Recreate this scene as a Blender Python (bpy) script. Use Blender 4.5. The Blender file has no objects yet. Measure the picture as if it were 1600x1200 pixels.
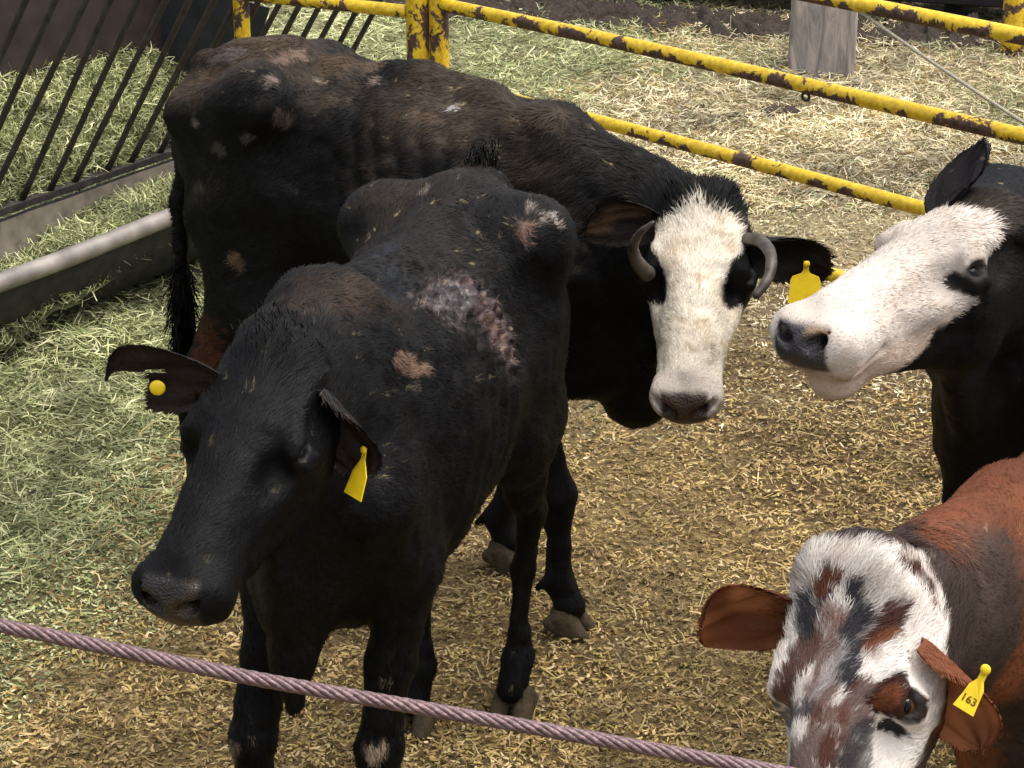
import bpy, math
import numpy as np
from mathutils import Vector, Matrix
R = math.radians
rng = np.random.default_rng(7)
sc = bpy.context.scene
col = sc.collection
# ------------------------------------------------------------------ camera, sky, sun, exposure
H, PITCH, F = 2.7, R(21), 3560.0          # eye height, pitch, focal length in pixels of the 1600 px photograph
cd = bpy.data.cameras.new('camera'); cam = bpy.data.objects.new('camera', cd); col.objects.link(cam)
cam.location = (0, 0, H); cam.rotation_euler = (R(90) - PITCH, 0, 0)
cd.sensor_width = 36; cd.lens = 36 * F / 1600; cd.clip_start = .05; cd.clip_end = 2000
sc.camera = cam
SUN_EL, SUN_AZ = R(72), R(100)             # azimuth from +Y towards +X
w = bpy.data.worlds.new('World'); sc.world = w; w.use_nodes = True
nt = w.node_tree; bg = nt.nodes['Background']
sky = nt.nodes.new('ShaderNodeTexSky'); sky.sky_type = 'NISHITA'; sky.sun_disc = False
sky.sun_elevation = SUN_EL; sky.sun_rotation = SUN_AZ; sky.dust_density = 3.5; sky.air_density = 1.0; sky.ozone_density = 1.0
hs = nt.nodes.new('ShaderNodeHueSaturation'); hs.inputs['Saturation'].default_value = .35; nt.links.new(sky.outputs[0], hs.inputs['Color'])   # thin overcast
nt.links.new(hs.outputs[0], bg.inputs[0]); bg.inputs[1].default_value = .135
sl = bpy.data.lights.new('sun', 'SUN'); sl.energy = 2.0; sl.angle = R(60); sl.color = (1, .95, .86)
so = bpy.data.objects.new('sun', sl); col.objects.link(so)
sd = Vector((math.sin(SUN_AZ) * math.cos(SUN_EL), math.cos(SUN_AZ) * math.cos(SUN_EL), math.sin(SUN_EL)))
so.rotation_euler = sd.to_track_quat('Z', 'Y').to_euler()
sc.view_settings.view_transform = 'Standard'; sc.view_settings.look = 'None'
sc.view_settings.exposure = 0.92; sc.view_settings.gamma = 1
sc.cycles.max_bounces = 5; sc.cycles.diffuse_bounces = 3

# ------------------------------------------------------------------ helpers
CP, SP = math.cos(PITCH), math.sin(PITCH)
def at(px, py, d):
    """world point seen at photo pixel (px,py), at ground distance d"""
    a = PITCH + math.atan((py - 600) / F)
    dz = d * math.tan(a)
    zc = d * CP + dz * SP
    return np.array([(px - 800) / F * zc, d, H - dz])
def atz(px, py, zc):
    v = (py - 600) / F
    return np.array([(px - 800) / F * zc, zc * (CP - v * SP), H - zc * (SP + v * CP)])
def ground_at(px, py):
    return at(px, py, H / math.tan(PITCH + math.atan((py - 600) / F)))
def proj(P):
    zc = P[:, 1] * CP + (H - P[:, 2]) * SP
    v = ((H - P[:, 2]) * CP - P[:, 1] * SP) / zc
    return 800 + P[:, 0] / zc * F, 600 + v * F, zc
def nrm(v):
    v = np.asarray(v, float); return v / (np.linalg.norm(v, axis=-1, keepdims=True) + 1e-12)
def tag(o, label=None, cat=None, group=None, kind=None):
    if label: o['label'] = label
    if cat: o['category'] = cat
    if group: o['group'] = group
    if kind: o['kind'] = kind
    return o
def empty(name, loc):
    o = bpy.data.objects.new(name, None); col.objects.link(o); o.location = loc; o.empty_display_size = .1; return o
def mesh_obj(name, V, Fc, mat, parent=None, colr=None, normals=None, gloss=None, smooth=True, uvz=None):
    V = np.asarray(V, np.float32)
    if parent is not None: V = V - np.array(parent.location, np.float32)
    me = bpy.data.meshes.new(name)
    if isinstance(Fc, np.ndarray):
        k = Fc.shape[1]; n = len(Fc)
        me.vertices.add(len(V)); me.vertices.foreach_set('co', V.ravel())
        me.loops.add(n * k); me.loops.foreach_set('vertex_index', Fc.astype(np.int32).ravel())
        me.polygons.add(n); me.polygons.foreach_set('loop_start', np.arange(n, dtype=np.int32) * k)
        me.update(calc_edges=True)
    else:
        me.from_pydata([tuple(map(float, v)) for v in V], [], [tuple(map(int, f)) for f in Fc]); me.update()
    me.validate()
    if colr is not None:
        a = me.color_attributes.new('Col', 'FLOAT_COLOR', 'POINT')
        c = np.ones((len(V), 4), np.float32); c[:, :3] = colr; a.data.foreach_set('color', c.ravel())
    if gloss is not None:
        a = me.attributes.new('gloss', 'FLOAT', 'POINT'); a.data.foreach_set('value', gloss.astype(np.float32))
    me.polygons.foreach_set('use_smooth', np.full(len(me.polygons), smooth))
    if normals is not None:
        me.normals_split_custom_set_from_vertices(normals.astype(float).tolist())
    me.materials.append(mat)
    o = bpy.data.objects.new(name, me); col.objects.link(o)
    if parent is not None: o.parent = parent
    return o
# value noise
def _hash(i, j, k, s):
    n = (i.astype(np.int64) * 73856093) ^ (j.astype(np.int64) * 19349663) ^ (k.astype(np.int64) * 83492791) ^ (s * 2654435761)
    n = (n ^ (n >> 13)) * 1274126177; n = n & 0x7fffffff
    n = (n ^ (n >> 16)) & 0xffff
    return n / 65535.0 * 2 - 1
def noise(P, scale, seed=0):
    q = np.asarray(P, float) * scale; i0 = np.floor(q); f = q - i0; f = f * f * (3 - 2 * f); i0 = i0.astype(np.int64)
    r = 0
    for a in (0, 1):
        wa = f[:, 0] if a else 1 - f[:, 0]
        for b in (0, 1):
            wb = f[:, 1] if b else 1 - f[:, 1]
            for c in (0, 1):
                wc = f[:, 2] if c else 1 - f[:, 2]
                r = r + wa * wb * wc * _hash(i0[:, 0] + a, i0[:, 1] + b, i0[:, 2] + c, seed)
    return r
def fbm(P, scale, seed=0, oct=3):
    r = 0; a = 1
    for o in range(oct):
        r = r + a * noise(P, scale * 2 ** o, seed + o * 17); a *= .5
    return r
def sstep(x, a, b):
    t = np.clip((x - a) / (b - a), 0, 1); return t * t * (3 - 2 * t)
def mix(a, b, t):
    a = np.asarray(a, float); b = np.asarray(b, float); return a + (b - a) * t[..., None]

# ------------------------------------------------------------------ materials
def new_mat(name):
    m = bpy.data.materials.new(name); m.use_nodes = True; return m, m.node_tree, m.node_tree.nodes['Principled BSDF']
def N(nt, t, **kw):
    n = nt.nodes.new('ShaderNode' + t)
    for k, v in kw.items():
        if k.startswith('i_'): n.inputs[int(k[2:]) if k[2:].isdigit() else k[2:].replace('_', ' ')].default_value = v
        else: setattr(n, k, v)
    return n
def ramp(nt, stops, fac):
    n = nt.nodes.new('ShaderNodeValToRGB'); e = n.color_ramp.elements
    while len(e) < len(stops): e.new(.5)
    for el, (p, c) in zip(e, stops): el.position = p; el.color = tuple(c) + (1,)
    nt.links.new(fac, n.inputs[0]); return n.outputs[0]
def simple(name, c, rough=.6, metal=0, bump=0, scale=40, var=.25, spec=.5):
    m, nt, p = new_mat(name)
    tc = N(nt, 'TexCoord'); no = N(nt, 'TexNoise', i_Scale=scale, i_Detail=6.0); nt.links.new(tc.outputs['Object'], no.inputs['Vector'])
    c = np.array(c)
    nt.links.new(ramp(nt, [(.3, c * (1 - var)), (.7, np.minimum(c * (1 + var), 1))], no.outputs[0]), p.inputs['Base Color'])
    p.inputs['Roughness'].default_value = rough; p.inputs['Metallic'].default_value = metal; p.inputs['Specular IOR Level'].default_value = spec
    if bump:
        b = N(nt, 'Bump', i_Strength=bump, i_Distance=.01); nt.links.new(no.outputs[0], b.inputs['Height']); nt.links.new(b.outputs[0], p.inputs['Normal'])
    return m
def coat_mat():
    m, nt, p = new_mat('coat')
    a = N(nt, 'Attribute', attribute_name='Col'); g = N(nt, 'Attribute', attribute_name='gloss')
    nt.links.new(a.outputs['Color'], p.inputs['Base Color'])
    mr = N(nt, 'MapRange'); mr.inputs['To Min'].default_value = .62; mr.inputs['To Max'].default_value = .22
    nt.links.new(g.outputs['Fac'], mr.inputs['Value']); nt.links.new(mr.outputs[0], p.inputs['Roughness'])
    p.inputs['Specular IOR Level'].default_value = .09
    tc = N(nt, 'TexCoord'); no = N(nt, 'TexNoise', i_Scale=260.0, i_Detail=3.0); nt.links.new(tc.outputs['Object'], no.inputs['Vector'])
    b = N(nt, 'Bump', i_Strength=.35, i_Distance=.003); nt.links.new(no.outputs[0], b.inputs['Height']); vo = N(nt, 'TexVoronoi', i_Scale=210.0); nt.links.new(tc.outputs['Object'], vo.inputs['Vector']); mg = N(nt, 'Math', operation='MULTIPLY'); nt.links.new(vo.outputs[0], mg.inputs[0]); nt.links.new(g.outputs['Fac'], mg.inputs[1])
    b2 = N(nt, 'Bump', i_Strength=.6, i_Distance=.004); nt.links.new(mg.outputs[0], b2.inputs['Height']); nt.links.new(b.outputs[0], b2.inputs['Normal']); nt.links.new(b2.outputs[0], p.inputs['Normal'])
    sm = N(nt, 'MapRange'); sm.inputs['To Min'].default_value = .13; sm.inputs['To Max'].default_value = .45; nt.links.new(g.outputs['Fac'], sm.inputs['Value']); nt.links.new(sm.outputs[0], p.inputs['Specular IOR Level'])
    return m
def attr_mat(name, rough=.8, spec=.3, trans=0):
    m, nt, p = new_mat(name)
    a = N(nt, 'Attribute', attribute_name='Col'); nt.links.new(a.outputs['Color'], p.inputs['Base Color'])
    p.inputs['Roughness'].default_value = rough; p.inputs['Specular IOR Level'].default_value = spec
    return m
M = {}
M['coat'] = coat_mat()
M['straw'] = attr_mat('straw', .75, .3)
M['hoof'] = simple('hoof', (.060, .044, .025), .75, spec=.2, bump=.4, scale=60, var=.35)
M['horn'] = simple('horn', (.050, .038, .029), .5, bump=.5, scale=30, var=.5)
M['tag'] = simple('tag_plastic', (.80, .56, .012), .45, var=.10, scale=50)
M['ink'] = simple('ink', (.16, .10, .01), .6, var=.1)
M['eye'] = simple('eye', (.004, .003, .003), .10, var=.1, spec=.14)
M['iris'] = simple('iris', (.05, .018, .006), .05, var=.3, spec=.8)
M['rust_dark'] = simple('dark_steel', (.035, .028, .024), .65, .2, .3, 30, .5)
M['panel'] = simple('panel_steel', (.034, .022, .020), .6, .2, .1, 12, .35)
M['blue_panel'] = simple('blue_panel', (.022, .026, .033), .5, .1, .1, 12, .4)
M['trough_in'] = simple('trough_metal', (.15, .125, .095), .7, .1, .3, 14, .4)
M['trough_out'] = simple('trough_outside', (.012, .011, .010), .7, 0, .3, 20, .8)
M['lip'] = simple('worn_lip', (.26, .23, .21), .5, .35, .15, 9, .4)
M['black'] = simple('black_rubber', (.008, .007, .007), .8, 0, .1, 10, .4)
M['grey_wood'] = None
M['rope'] = simple('rope', (.36, .32, .24), .8, 0, .3, 200, .3)
M['cable'] = simple('cable', (.165, .105, .108), .42, .35, .3, 160, .4)
def yellow_paint():
    m, nt, p = new_mat('chipped_yellow_paint')
    tc = N(nt, 'TexCoord')
    mp = N(nt, 'Mapping'); nt.links.new(tc.outputs['Object'], mp.inputs[0])
    n1 = N(nt, 'TexNoise', i_Scale=9.0, i_Detail=8.0, i_Roughness=.68, i_Distortion=.6); nt.links.new(mp.outputs[0], n1.inputs['Vector'])
    n2 = N(nt, 'TexNoise', i_Scale=60.0, i_Detail=4.0); nt.links.new(mp.outputs[0], n2.inputs['Vector'])
    ge = N(nt, 'NewGeometry'); sp = N(nt, 'SeparateXYZ'); nt.links.new(ge.outputs['Normal'], sp.inputs[0])
    ma = N(nt, 'Math', operation='MULTIPLY_ADD'); nt.links.new(sp.outputs['Z'], ma.inputs[0]); ma.inputs[1].default_value = -.09; nt.links.new(n1.outputs[0], ma.inputs[2])
    n3 = N(nt, 'TexNoise', i_Scale=2.2, i_Detail=2.0); nt.links.new(mp.outputs[0], n3.inputs['Vector']); mb = N(nt, 'Math', operation='MULTIPLY_ADD'); nt.links.new(n3.outputs[0], mb.inputs[0]); mb.inputs[1].default_value = .30; nt.links.new(ma.outputs[0], mb.inputs[2])
    chip = ramp(nt, [(.668, (0, 0, 0)), (.688, (1, 1, 1))], mb.outputs[0])
    yel = ramp(nt, [(.3, (.50, .30, .012)), (.6, (.74, .50, .02)), (.8, (.80, .62, .12))], n2.outputs[0])
    rus = ramp(nt, [(.35, (.035, .022, .018)), (.65, (.12, .06, .04))], n2.outputs[0])
    mx = N(nt, 'Mix', data_type='RGBA'); nt.links.new(chip, mx.inputs[0]); nt.links.new(yel, mx.inputs[6]); nt.links.new(rus, mx.inputs[7])
    nt.links.new(mx.outputs[2], p.inputs['Base Color'])
    mr = N(nt, 'MapRange'); mr.inputs['To Min'].default_value = .38; mr.inputs['To Max'].default_value = .8; nt.links.new(chip, mr.inputs['Value']); nt.links.new(mr.outputs[0], p.inputs['Roughness'])
    b = N(nt, 'Bump', i_Strength=.5, i_Distance=.002, invert=True); nt.links.new(chip, b.inputs['Height']); nt.links.new(b.outputs[0], p.inputs['Normal'])
    return m
M['yellow'] = yellow_paint()
def post_mat():
    m, nt, p = new_mat('weathered_timber')
    tc = N(nt, 'TexCoord'); mp = N(nt, 'Mapping'); mp.inputs['Scale'].default_value = (9, 9, 1.6); nt.links.new(tc.outputs['Object'], mp.inputs[0])
    n1 = N(nt, 'TexNoise', i_Scale=1.6, i_Detail=8.0, i_Distortion=1.5, i_Roughness=.6); nt.links.new(mp.outputs[0], n1.inputs['Vector'])
    nt.links.new(ramp(nt, [(.32, (.15, .125, .12)), (.5, (.27, .24, .225)), (.68, (.42, .34, .30))], n1.outputs[0]), p.inputs['Base Color'])
    p.inputs['Roughness'].default_value = .85
    b = N(nt, 'Bump', i_Strength=.5, i_Distance=.02); nt.links.new(n1.outputs[0], b.inputs['Height']); nt.links.new(b.outputs[0], p.inputs['Normal'])
    return m
M['grey_wood'] = post_mat()
def ground_mat():
    m, nt, p = new_mat('manure_and_straw_floor')
    tc = N(nt, 'TexCoord'); g = tc.outputs['Object']
    n1 = N(nt, 'TexNoise', i_Scale=38.0, i_Detail=8.0, i_Roughness=.7, i_Distortion=.4); nt.links.new(g, n1.inputs['Vector'])
    n2 = N(nt, 'TexNoise', i_Scale=.55, i_Detail=3.0); nt.links.new(g, n2.inputs['Vector'])
    a = N(nt, 'Attribute', attribute_name='Col')
    c1 = ramp(nt, [(.30, (.45, .45, .45)), (.48, (.9, .9, .9)), (.72, (1.8, 1.75, 1.6))], n1.outputs[0])
    mx = N(nt, 'Mix', data_type='RGBA', blend_type='MULTIPLY'); mx.inputs[0].default_value = 1
    nt.links.new(a.outputs['Color'], mx.inputs[6]); nt.links.new(c1, mx.inputs[7])
    nt.links.new(mx.outputs[2], p.inputs['Base Color']); p.inputs['Roughness'].default_value = .9; p.inputs['Specular IOR Level'].default_value = .2
    b = N(nt, 'Bump', i_Strength=.8, i_Distance=.02); nt.links.new(n1.outputs[0], b.inputs['Height']); nt.links.new(b.outputs[0], p.inputs['Normal'])
    return m
M['ground'] = ground_mat()

# ------------------------------------------------------------------ generic geometry
def tube(pts, r, n=12, caps=True, wob=0, seed=0):
    """tube through pts, radius scalar or per point"""
    pts = np.asarray(pts, float); k = len(pts); r = np.broadcast_to(np.asarray(r, float), (k,))
    T = nrm(np.gradient(pts, axis=0)); V = []
    up = np.array([0, 0, 1.]) if abs(T[0, 2]) < .9 else np.array([0, 1., 0])
    A = nrm(np.cross(T[0], up)); rr = np.random.default_rng(seed)
    for i in range(k):
        A = nrm(A - T[i] * np.dot(A, T[i])); B = np.cross(T[i], A)
        for j in range(n):
            a = 2 * math.pi * j / n
            V.append(pts[i] + (A * math.cos(a) + B * math.sin(a)) * r[i] * (1 + wob * rr.uniform(-1, 1)))
    Fc = [(i * n + j, i * n + (j + 1) % n, (i + 1) * n + (j + 1) % n, (i + 1) * n + j) for i in range(k - 1) for j in range(n)]
    if caps: Fc += [tuple(range(n - 1, -1, -1)), tuple((k - 1) * n + j for j in range(n))]
    return V, Fc
def join(parts):
    V, Fc = [], []
    for v, f in parts:
        o = len(V); V += list(v); Fc += [tuple(i + o for i in q) for q in f]
    return V, Fc
def lerp_pts(a, b, n):
    a, b = np.asarray(a, float), np.asarray(b, float); return [a + (b - a) * t for t in np.linspace(0, 1, n)]
def box(c, X, Y, Z):
    """box centred c with half vectors X,Y,Z"""
    c, X, Y, Z = map(lambda q: np.asarray(q, float), (c, X, Y, Z))
    V = [c + X * a + Y * b + Z * d for a in (-1, 1) for b in (-1, 1) for d in (-1, 1)]
    return V, [(0, 1, 3, 2), (4, 6, 7, 5), (0, 4, 5, 1), (2, 3, 7, 6), (0, 2, 6, 4), (1, 5, 7, 3)]
def bevel(o, wd=.004, seg=2):
    m = o.modifiers.new('bevel', 'BEVEL'); m.width = wd; m.segments = seg; m.limit_method = 'ANGLE'; m.angle_limit = R(40); return o

# ------------------------------------------------------------------ SDF modelling
class SDF:
    def __init__(s): s.p = []
    def seg(s, A, B, ra, rb=None, up=(0, 0, 1), k=.03, sub=False):
        """tapered segment; ra, rb = radius or (sideways, upward) half axes"""
        if rb is None: rb = ra
        ra = ra if isinstance(ra, (tuple, list)) else (ra, ra); rb = rb if isinstance(rb, (tuple, list)) else (rb, rb)
        A = np.asarray(A, float); B = np.asarray(B, float); L = np.linalg.norm(B - A)
        W = (B - A) / L if L > 1e-6 else nrm(np.cross(np.asarray(up, float), [.3, .7, .1]))
        U = np.asarray(up, float); U = U - W * np.dot(U, W)
        if np.linalg.norm(U) < 1e-3: U = np.array([0, 1., 0]) - W * W[1]
        U = nrm(U); S = np.cross(W, U)
        s.p.append((A, W, U, S, L, np.array(ra), np.array(rb), k, sub, None)); return s
    def ell(s, C, r, X, Y, Z, k=.03, sub=False):
        """ellipsoid, half axes r along unit vectors X,Y,Z"""
        s.p.append((np.asarray(C, float), np.asarray(X, float), np.asarray(Y, float), np.asarray(Z, float), 0, None, None, k, sub, np.asarray(r, float))); return s
    @staticmethod
    def ev(p, P):
        A, W, U, S, L, ra, rb, k, sub, er = p
        Q = P - A
        z = Q @ W; y = Q @ U; x = Q @ S
        if er is not None:
            k0 = np.sqrt((z / er[0]) ** 2 + (y / er[1]) ** 2 + (x / er[2]) ** 2); k1 = np.sqrt((z / er[0] ** 2) ** 2 + (y / er[1] ** 2) ** 2 + (x / er[2] ** 2) ** 2)
            return k0 * (k0 - 1) / (k1 + 1e-9)
        t = np.clip(z / L, 0, 1) if L > 1e-6 else 0 * z
        a = ra[0] + (rb[0] - ra[0]) * t; b = ra[1] + (rb[1] - ra[1]) * t; c = np.minimum(a, b)
        zz = z - t * L
        k0 = np.sqrt((x / a) ** 2 + (y / b) ** 2 + (zz / c) ** 2); k1 = np.sqrt((x / a ** 2) ** 2 + (y / b ** 2) ** 2 + (zz / c ** 2) ** 2)
        return np.where(k0 < 1e-4, -c, k0 * (k0 - 1) / (k1 + 1e-9))
    @staticmethod
    def comb(D, d, k, sub):
        if sub:
            h = np.maximum(k - np.abs(D + d), 0) / k; return np.maximum(D, -d) + h * h * k * .25
        h = np.maximum(k - np.abs(D - d), 0) / k; return np.minimum(D, d) - h * h * k * .25
    def mesh(s, h=.005, floor=None):
        lo = np.full(3, 1e9); hi = -lo
        for p in s.p:
            if p[8]: continue
            A, W, L = p[0], p[1], p[4]; m = max(p[9]) if p[9] is not None else max(p[5].max(), p[6].max())
            for q in (A, A + W * L): lo = np.minimum(lo, q - m); hi = np.maximum(hi, q + m)
        lo -= .03; hi += .03; B = 8; bh = B * h
        nb = np.ceil((hi - lo) / bh).astype(int) + 1
        I = np.stack(np.meshgrid(*[np.arange(n) for n in nb], indexing='ij'), -1).reshape(-1, 3)
        C = lo + (I + .5) * bh - .5 * h
        Dp = [s.ev(p, C) for p in s.p]
        D = np.full(len(C), 1e3)
        for p, d in zip(s.p, Dp): D = s.comb(D, d, p[7], p[8])
        rad = bh * .8661
        act = np.where(np.abs(D) < rad * 1.6 + h)[0]
        Fd = np.repeat(np.repeat(np.repeat(np.where(D.reshape(nb) < 0, -1., 1.).astype(np.float32), B, 0), B, 1), B, 2)
        sub = np.stack(np.meshgrid(*[np.arange(B)] * 3, indexing='ij'), -1).reshape(-1, 3)
        base = lo + I[act] * bh
        D2 = np.full((len(act), B ** 3), 1e3); dc = np.min([np.where(p[8], 1e3, d[act]) for p, d in zip(s.p, Dp)], axis=0)
        for p, d in zip(s.p, Dp):
            lim = (rad * 2.6 + p[7]) if p[8] else (np.maximum(dc, 0) + rad * 2.6 + p[7])
            m = np.where(d[act] < lim)[0]
            if len(m) == 0: continue
            for c0 in range(0, len(m), 1500):
                mm = m[c0:c0 + 1500]
                P = (base[mm][:, None, :] + sub[None] * h).reshape(-1, 3)
                D2[mm] = s.comb(D2[mm], s.ev(p, P).reshape(len(mm), -1), p[7], p[8])
        g = (I[act][:, None, :] * B + sub[None]).reshape(-1, 3)
        Fd[g[:, 0], g[:, 1], g[:, 2]] = D2.ravel()
        if floor is not None:
            zz = lo[2] + np.arange(Fd.shape[2]) * h; Fd = np.maximum(Fd, (floor - zz)[None, None, :].astype(np.float32))
        return nets(Fd, lo, h)
def nets(Fd, lo, h):
    S = Fd < 0
    c = S[:-1, :-1, :-1]; anyd = np.zeros(c.shape, bool)
    offs = [(a, b, d) for a in (0, 1) for b in (0, 1) for d in (0, 1)]
    n = Fd.shape
    for a, b, d in offs[1:]: anyd |= (S[a:n[0] - 1 + a, b:n[1] - 1 + b, d:n[2] - 1 + d] != c)
    idx = np.argwhere(anyd)
    val = np.stack([Fd[idx[:, 0] + a, idx[:, 1] + b, idx[:, 2] + d] for a, b, d in offs], 1)
    acc = np.zeros((len(idx), 3)); cnt = np.zeros(len(idx))
    for i in range(8):
        for j in range(i + 1, 8):
            di = np.array(offs[j]) - np.array(offs[i])
            if np.abs(di).sum() != 1: continue
            a, b = val[:, i], val[:, j]; m = (a < 0) != (b < 0)
            t = np.where(m, a / np.where(m, a - b, 1), 0)
            acc += m[:, None] * (np.array(offs[i]) + t[:, None] * di); cnt += m
    V = lo + (idx + acc / cnt[:, None]) * h
    vi = np.full(anyd.shape, -1, np.int32); vi[idx[:, 0], idx[:, 1], idx[:, 2]] = np.arange(len(idx))
    quads = []
    for ax in range(3):
        sl0 = [slice(None)] * 3; sl1 = [slice(None)] * 3; sl0[ax] = slice(0, -1); sl1[ax] = slice(1, None)
        E = np.argwhere(S[tuple(sl0)] != S[tuple(sl1)])
        u, v = (ax + 1) % 3, (ax + 2) % 3
        E = E[(E[:, u] > 0) & (E[:, v] > 0) & (E[:, u] < n[u] - 1) & (E[:, v] < n[v] - 1)]
        ins = S[E[:, 0], E[:, 1], E[:, 2]]
        def cell(du, dv):
            q = E.copy(); q[:, u] += du; q[:, v] += dv; return vi[q[:, 0], q[:, 1], q[:, 2]]
        Q = np.stack([cell(-1, -1), cell(0, -1), cell(0, 0), cell(-1, 0)], 1)
        Q[~ins] = Q[~ins][:, ::-1]; quads.append(Q)
    Q = np.concatenate(quads); Q = Q[(Q >= 0).all(1)]
    return V, Q
def vnormals(V, Q):
    a = V[Q[:, 0]]; n = np.cross(V[Q[:, 1]] - a, V[Q[:, 2]] - a) + np.cross(V[Q[:, 2]] - a, V[Q[:, 3]] - a)
    r = np.zeros((len(V), 3))
    for ax in range(3):
        for k in range(4): r[:, ax] += np.bincount(Q[:, k], n[:, ax], len(V))
    return nrm(r)
def face_area(V, Q):
    a = V[Q[:, 0]]; return .5 * np.linalg.norm(np.cross(V[Q[:, 2]] - a, V[Q[:, 3]] - V[Q[:, 1]]), axis=1)

# ------------------------------------------------------------------ frames
class Frame:
    """o origin, f forward, l left, u up, scale"""
    def __init__(s, o, f, l, u, sc=1): s.o, s.f, s.l, s.u, s.s = map(lambda q: np.asarray(q, float), (o, f, l, u, sc))
    def __call__(s, f, l, u): return s.o + (s.f * f + s.l * l + s.u * u) * s.s
    def inv(s, P): Q = (P - s.o) / s.s; return Q @ s.f, Q @ s.l, Q @ s.u
def head_frame(P, Mz, scale=1, roll=0):
    f = nrm(Mz - P); l = nrm(np.cross([0, 0, 1.], f)); u = np.cross(f, l)
    c, s_ = math.cos(R(roll)), math.sin(R(roll)); l, u = l * c + u * s_, u * c - l * s_
    return Frame(P, f, l, u, scale)
def body_frame(x, y, yaw_vec, scale=1):
    f = nrm([yaw_vec[0], yaw_vec[1], 0]); return Frame([x, y, 0], f, np.cross([0, 0, 1.], f), [0, 0, 1.], scale)

def head_sdf(S, h, width=1., jowl=1., eye_open=1., mz=1.16, chin=0.):
    s = float(h.s); q = lambda f, l, u: h(f, l, u)
    sec = [(-.01, .078 * width, .070, -.075), (.07, .100 * width, .098, -.098), (.155, .106 * width, .100, -.100), (.24, .082 * width, .090, -.096),
           (.33, .064 * width, .076, -.088), (.41, .062 * mz, .066, -.086), (.465, .066 * mz, .056, -.082)]
    for a, b in zip(sec[:-1], sec[1:]):
        S.seg(q(a[0], 0, a[3]), q(b[0], 0, b[3]), (a[1] * s, a[2] * s), (b[1] * s, b[2] * s), up=h.u, k=.03 * s)
    # flat forehead / frontal shelf and nasal bone
    S.seg(q(.02, 0, -.030), q(.15, 0, -.022), (.088 * s * width, .026 * s), (.092 * s * width, .022 * s), up=h.u, k=.03 * s)
    S.seg(q(.20, 0, -.028), q(.42, 0, -.036), (.045 * s, .022 * s), (.030 * s, .018 * s), up=h.u, k=.04 * s)
    # poll
    S.seg(q(-.015, .035, -.02), q(-.015, -.035, -.02), .036 * s, up=h.u, k=.05 * s)
    for g in (1, -1):
        # cheeks and jaw
        S.ell(q(.12, .050 * g, -.155), np.array((.085, .075 * jowl, .048)) * s, h.f, h.u, h.l, k=.05 * s)
        S.seg(q(.13, .045 * g, -.195 * jowl), q(.36, .030 * g, -.150), .038 * s, .026 * s, up=h.u, k=.05 * s)
        # facial crest
        S.seg(q(.19, .085 * g, -.095), q(.30, .066 * g, -.088), .018 * s, .012 * s, up=h.u, k=.03 * s)
        # orbit and brow
        S.ell(q(.168, .090 * g * width, -.058), np.array((.038, .034, .029)) * s, h.f, h.u, h.l, k=.025 * s)
        S.seg(q(.125, .084 * g * width, -.026), q(.165, .090 * g * width, -.026), .015 * s, .012 * s, up=h.u, k=.02 * s)
        S.seg(q(.148, .101 * g * width, -.030), q(.190, .099 * g * width, -.032), .007 * s, .006 * s, up=h.u, k=.010 * s); S.seg(q(.150, .116 * g * width, -.070), q(.186, .112 * g * width, -.070), .006 * s, .005 * s, up=h.u, k=.012 * s)
        # hollow in front of the eye, temple hollow
        S.ell(q(.225, .085 * g, -.045), np.array((.030, .022, .018)) * s, h.f, h.u, h.l, k=.04 * s, sub=True)
        S.ell(q(.085, .118 * g * width, -.055), np.array((.035, .022, .018)) * s, h.f, h.u, h.l, k=.04 * s, sub=True)
        # muzzle lobes
        S.ell(q(.462, .040 * g * mz, -.070), np.array((.040, .044, .036 * mz)) * s, h.f, h.u, h.l, k=.03 * s)
        S.ell(q(.455, .042 * g * mz, -.110), np.array((.037, .030, .030)) * s, h.f, h.u, h.l, k=.02 * s)
    S.ell(q(.430, 0, -.152 - chin), np.array((.052, .030 + chin * .4, .042)) * s, h.f, h.u, h.l, k=.035 * s)       # lower lip and chin
    for g in (1, -1):
        S.seg(q(.500, .012 * g, -.124), q(.455, .076 * g, -.124), (.006 * s, .005 * s), up=h.u, k=.012 * s, sub=True)
        S.seg(q(.455, .078 * g, -.124), q(.385, .076 * g, -.112), (.006 * s, .005 * s), up=h.u, k=.012 * s, sub=True)
        S.seg(q(.512, .026 * g, -.062), q(.480, .056 * g, -.052), .0115 * s, .0115 * s, up=h.u, k=.012 * s, sub=True)   # nostril
        S.seg(q(.494, .045 * g, -.062), q(.465, .035 * g, -.070), .010 * s, .008 * s, up=h.u, k=.008 * s, sub=True)
        if eye_open:
            eo = nrm(h.l * g * .85 + h.u * .55); et = np.cross(h.f, eo); S.ell(q(.168, .0875 * g * width, -.057) + eo * .031 * s, np.array((.0235, .0130 * eye_open, .016)) * s, h.f, et, eo, k=.007 * s, sub=True)
def limb(S, pts, k=.03, up=(0, 0, 1)):
    for (a, ra), (b, rb) in zip(pts[:-1], pts[1:]): S.seg(a, b, ra, rb, up=up, k=k)

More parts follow.
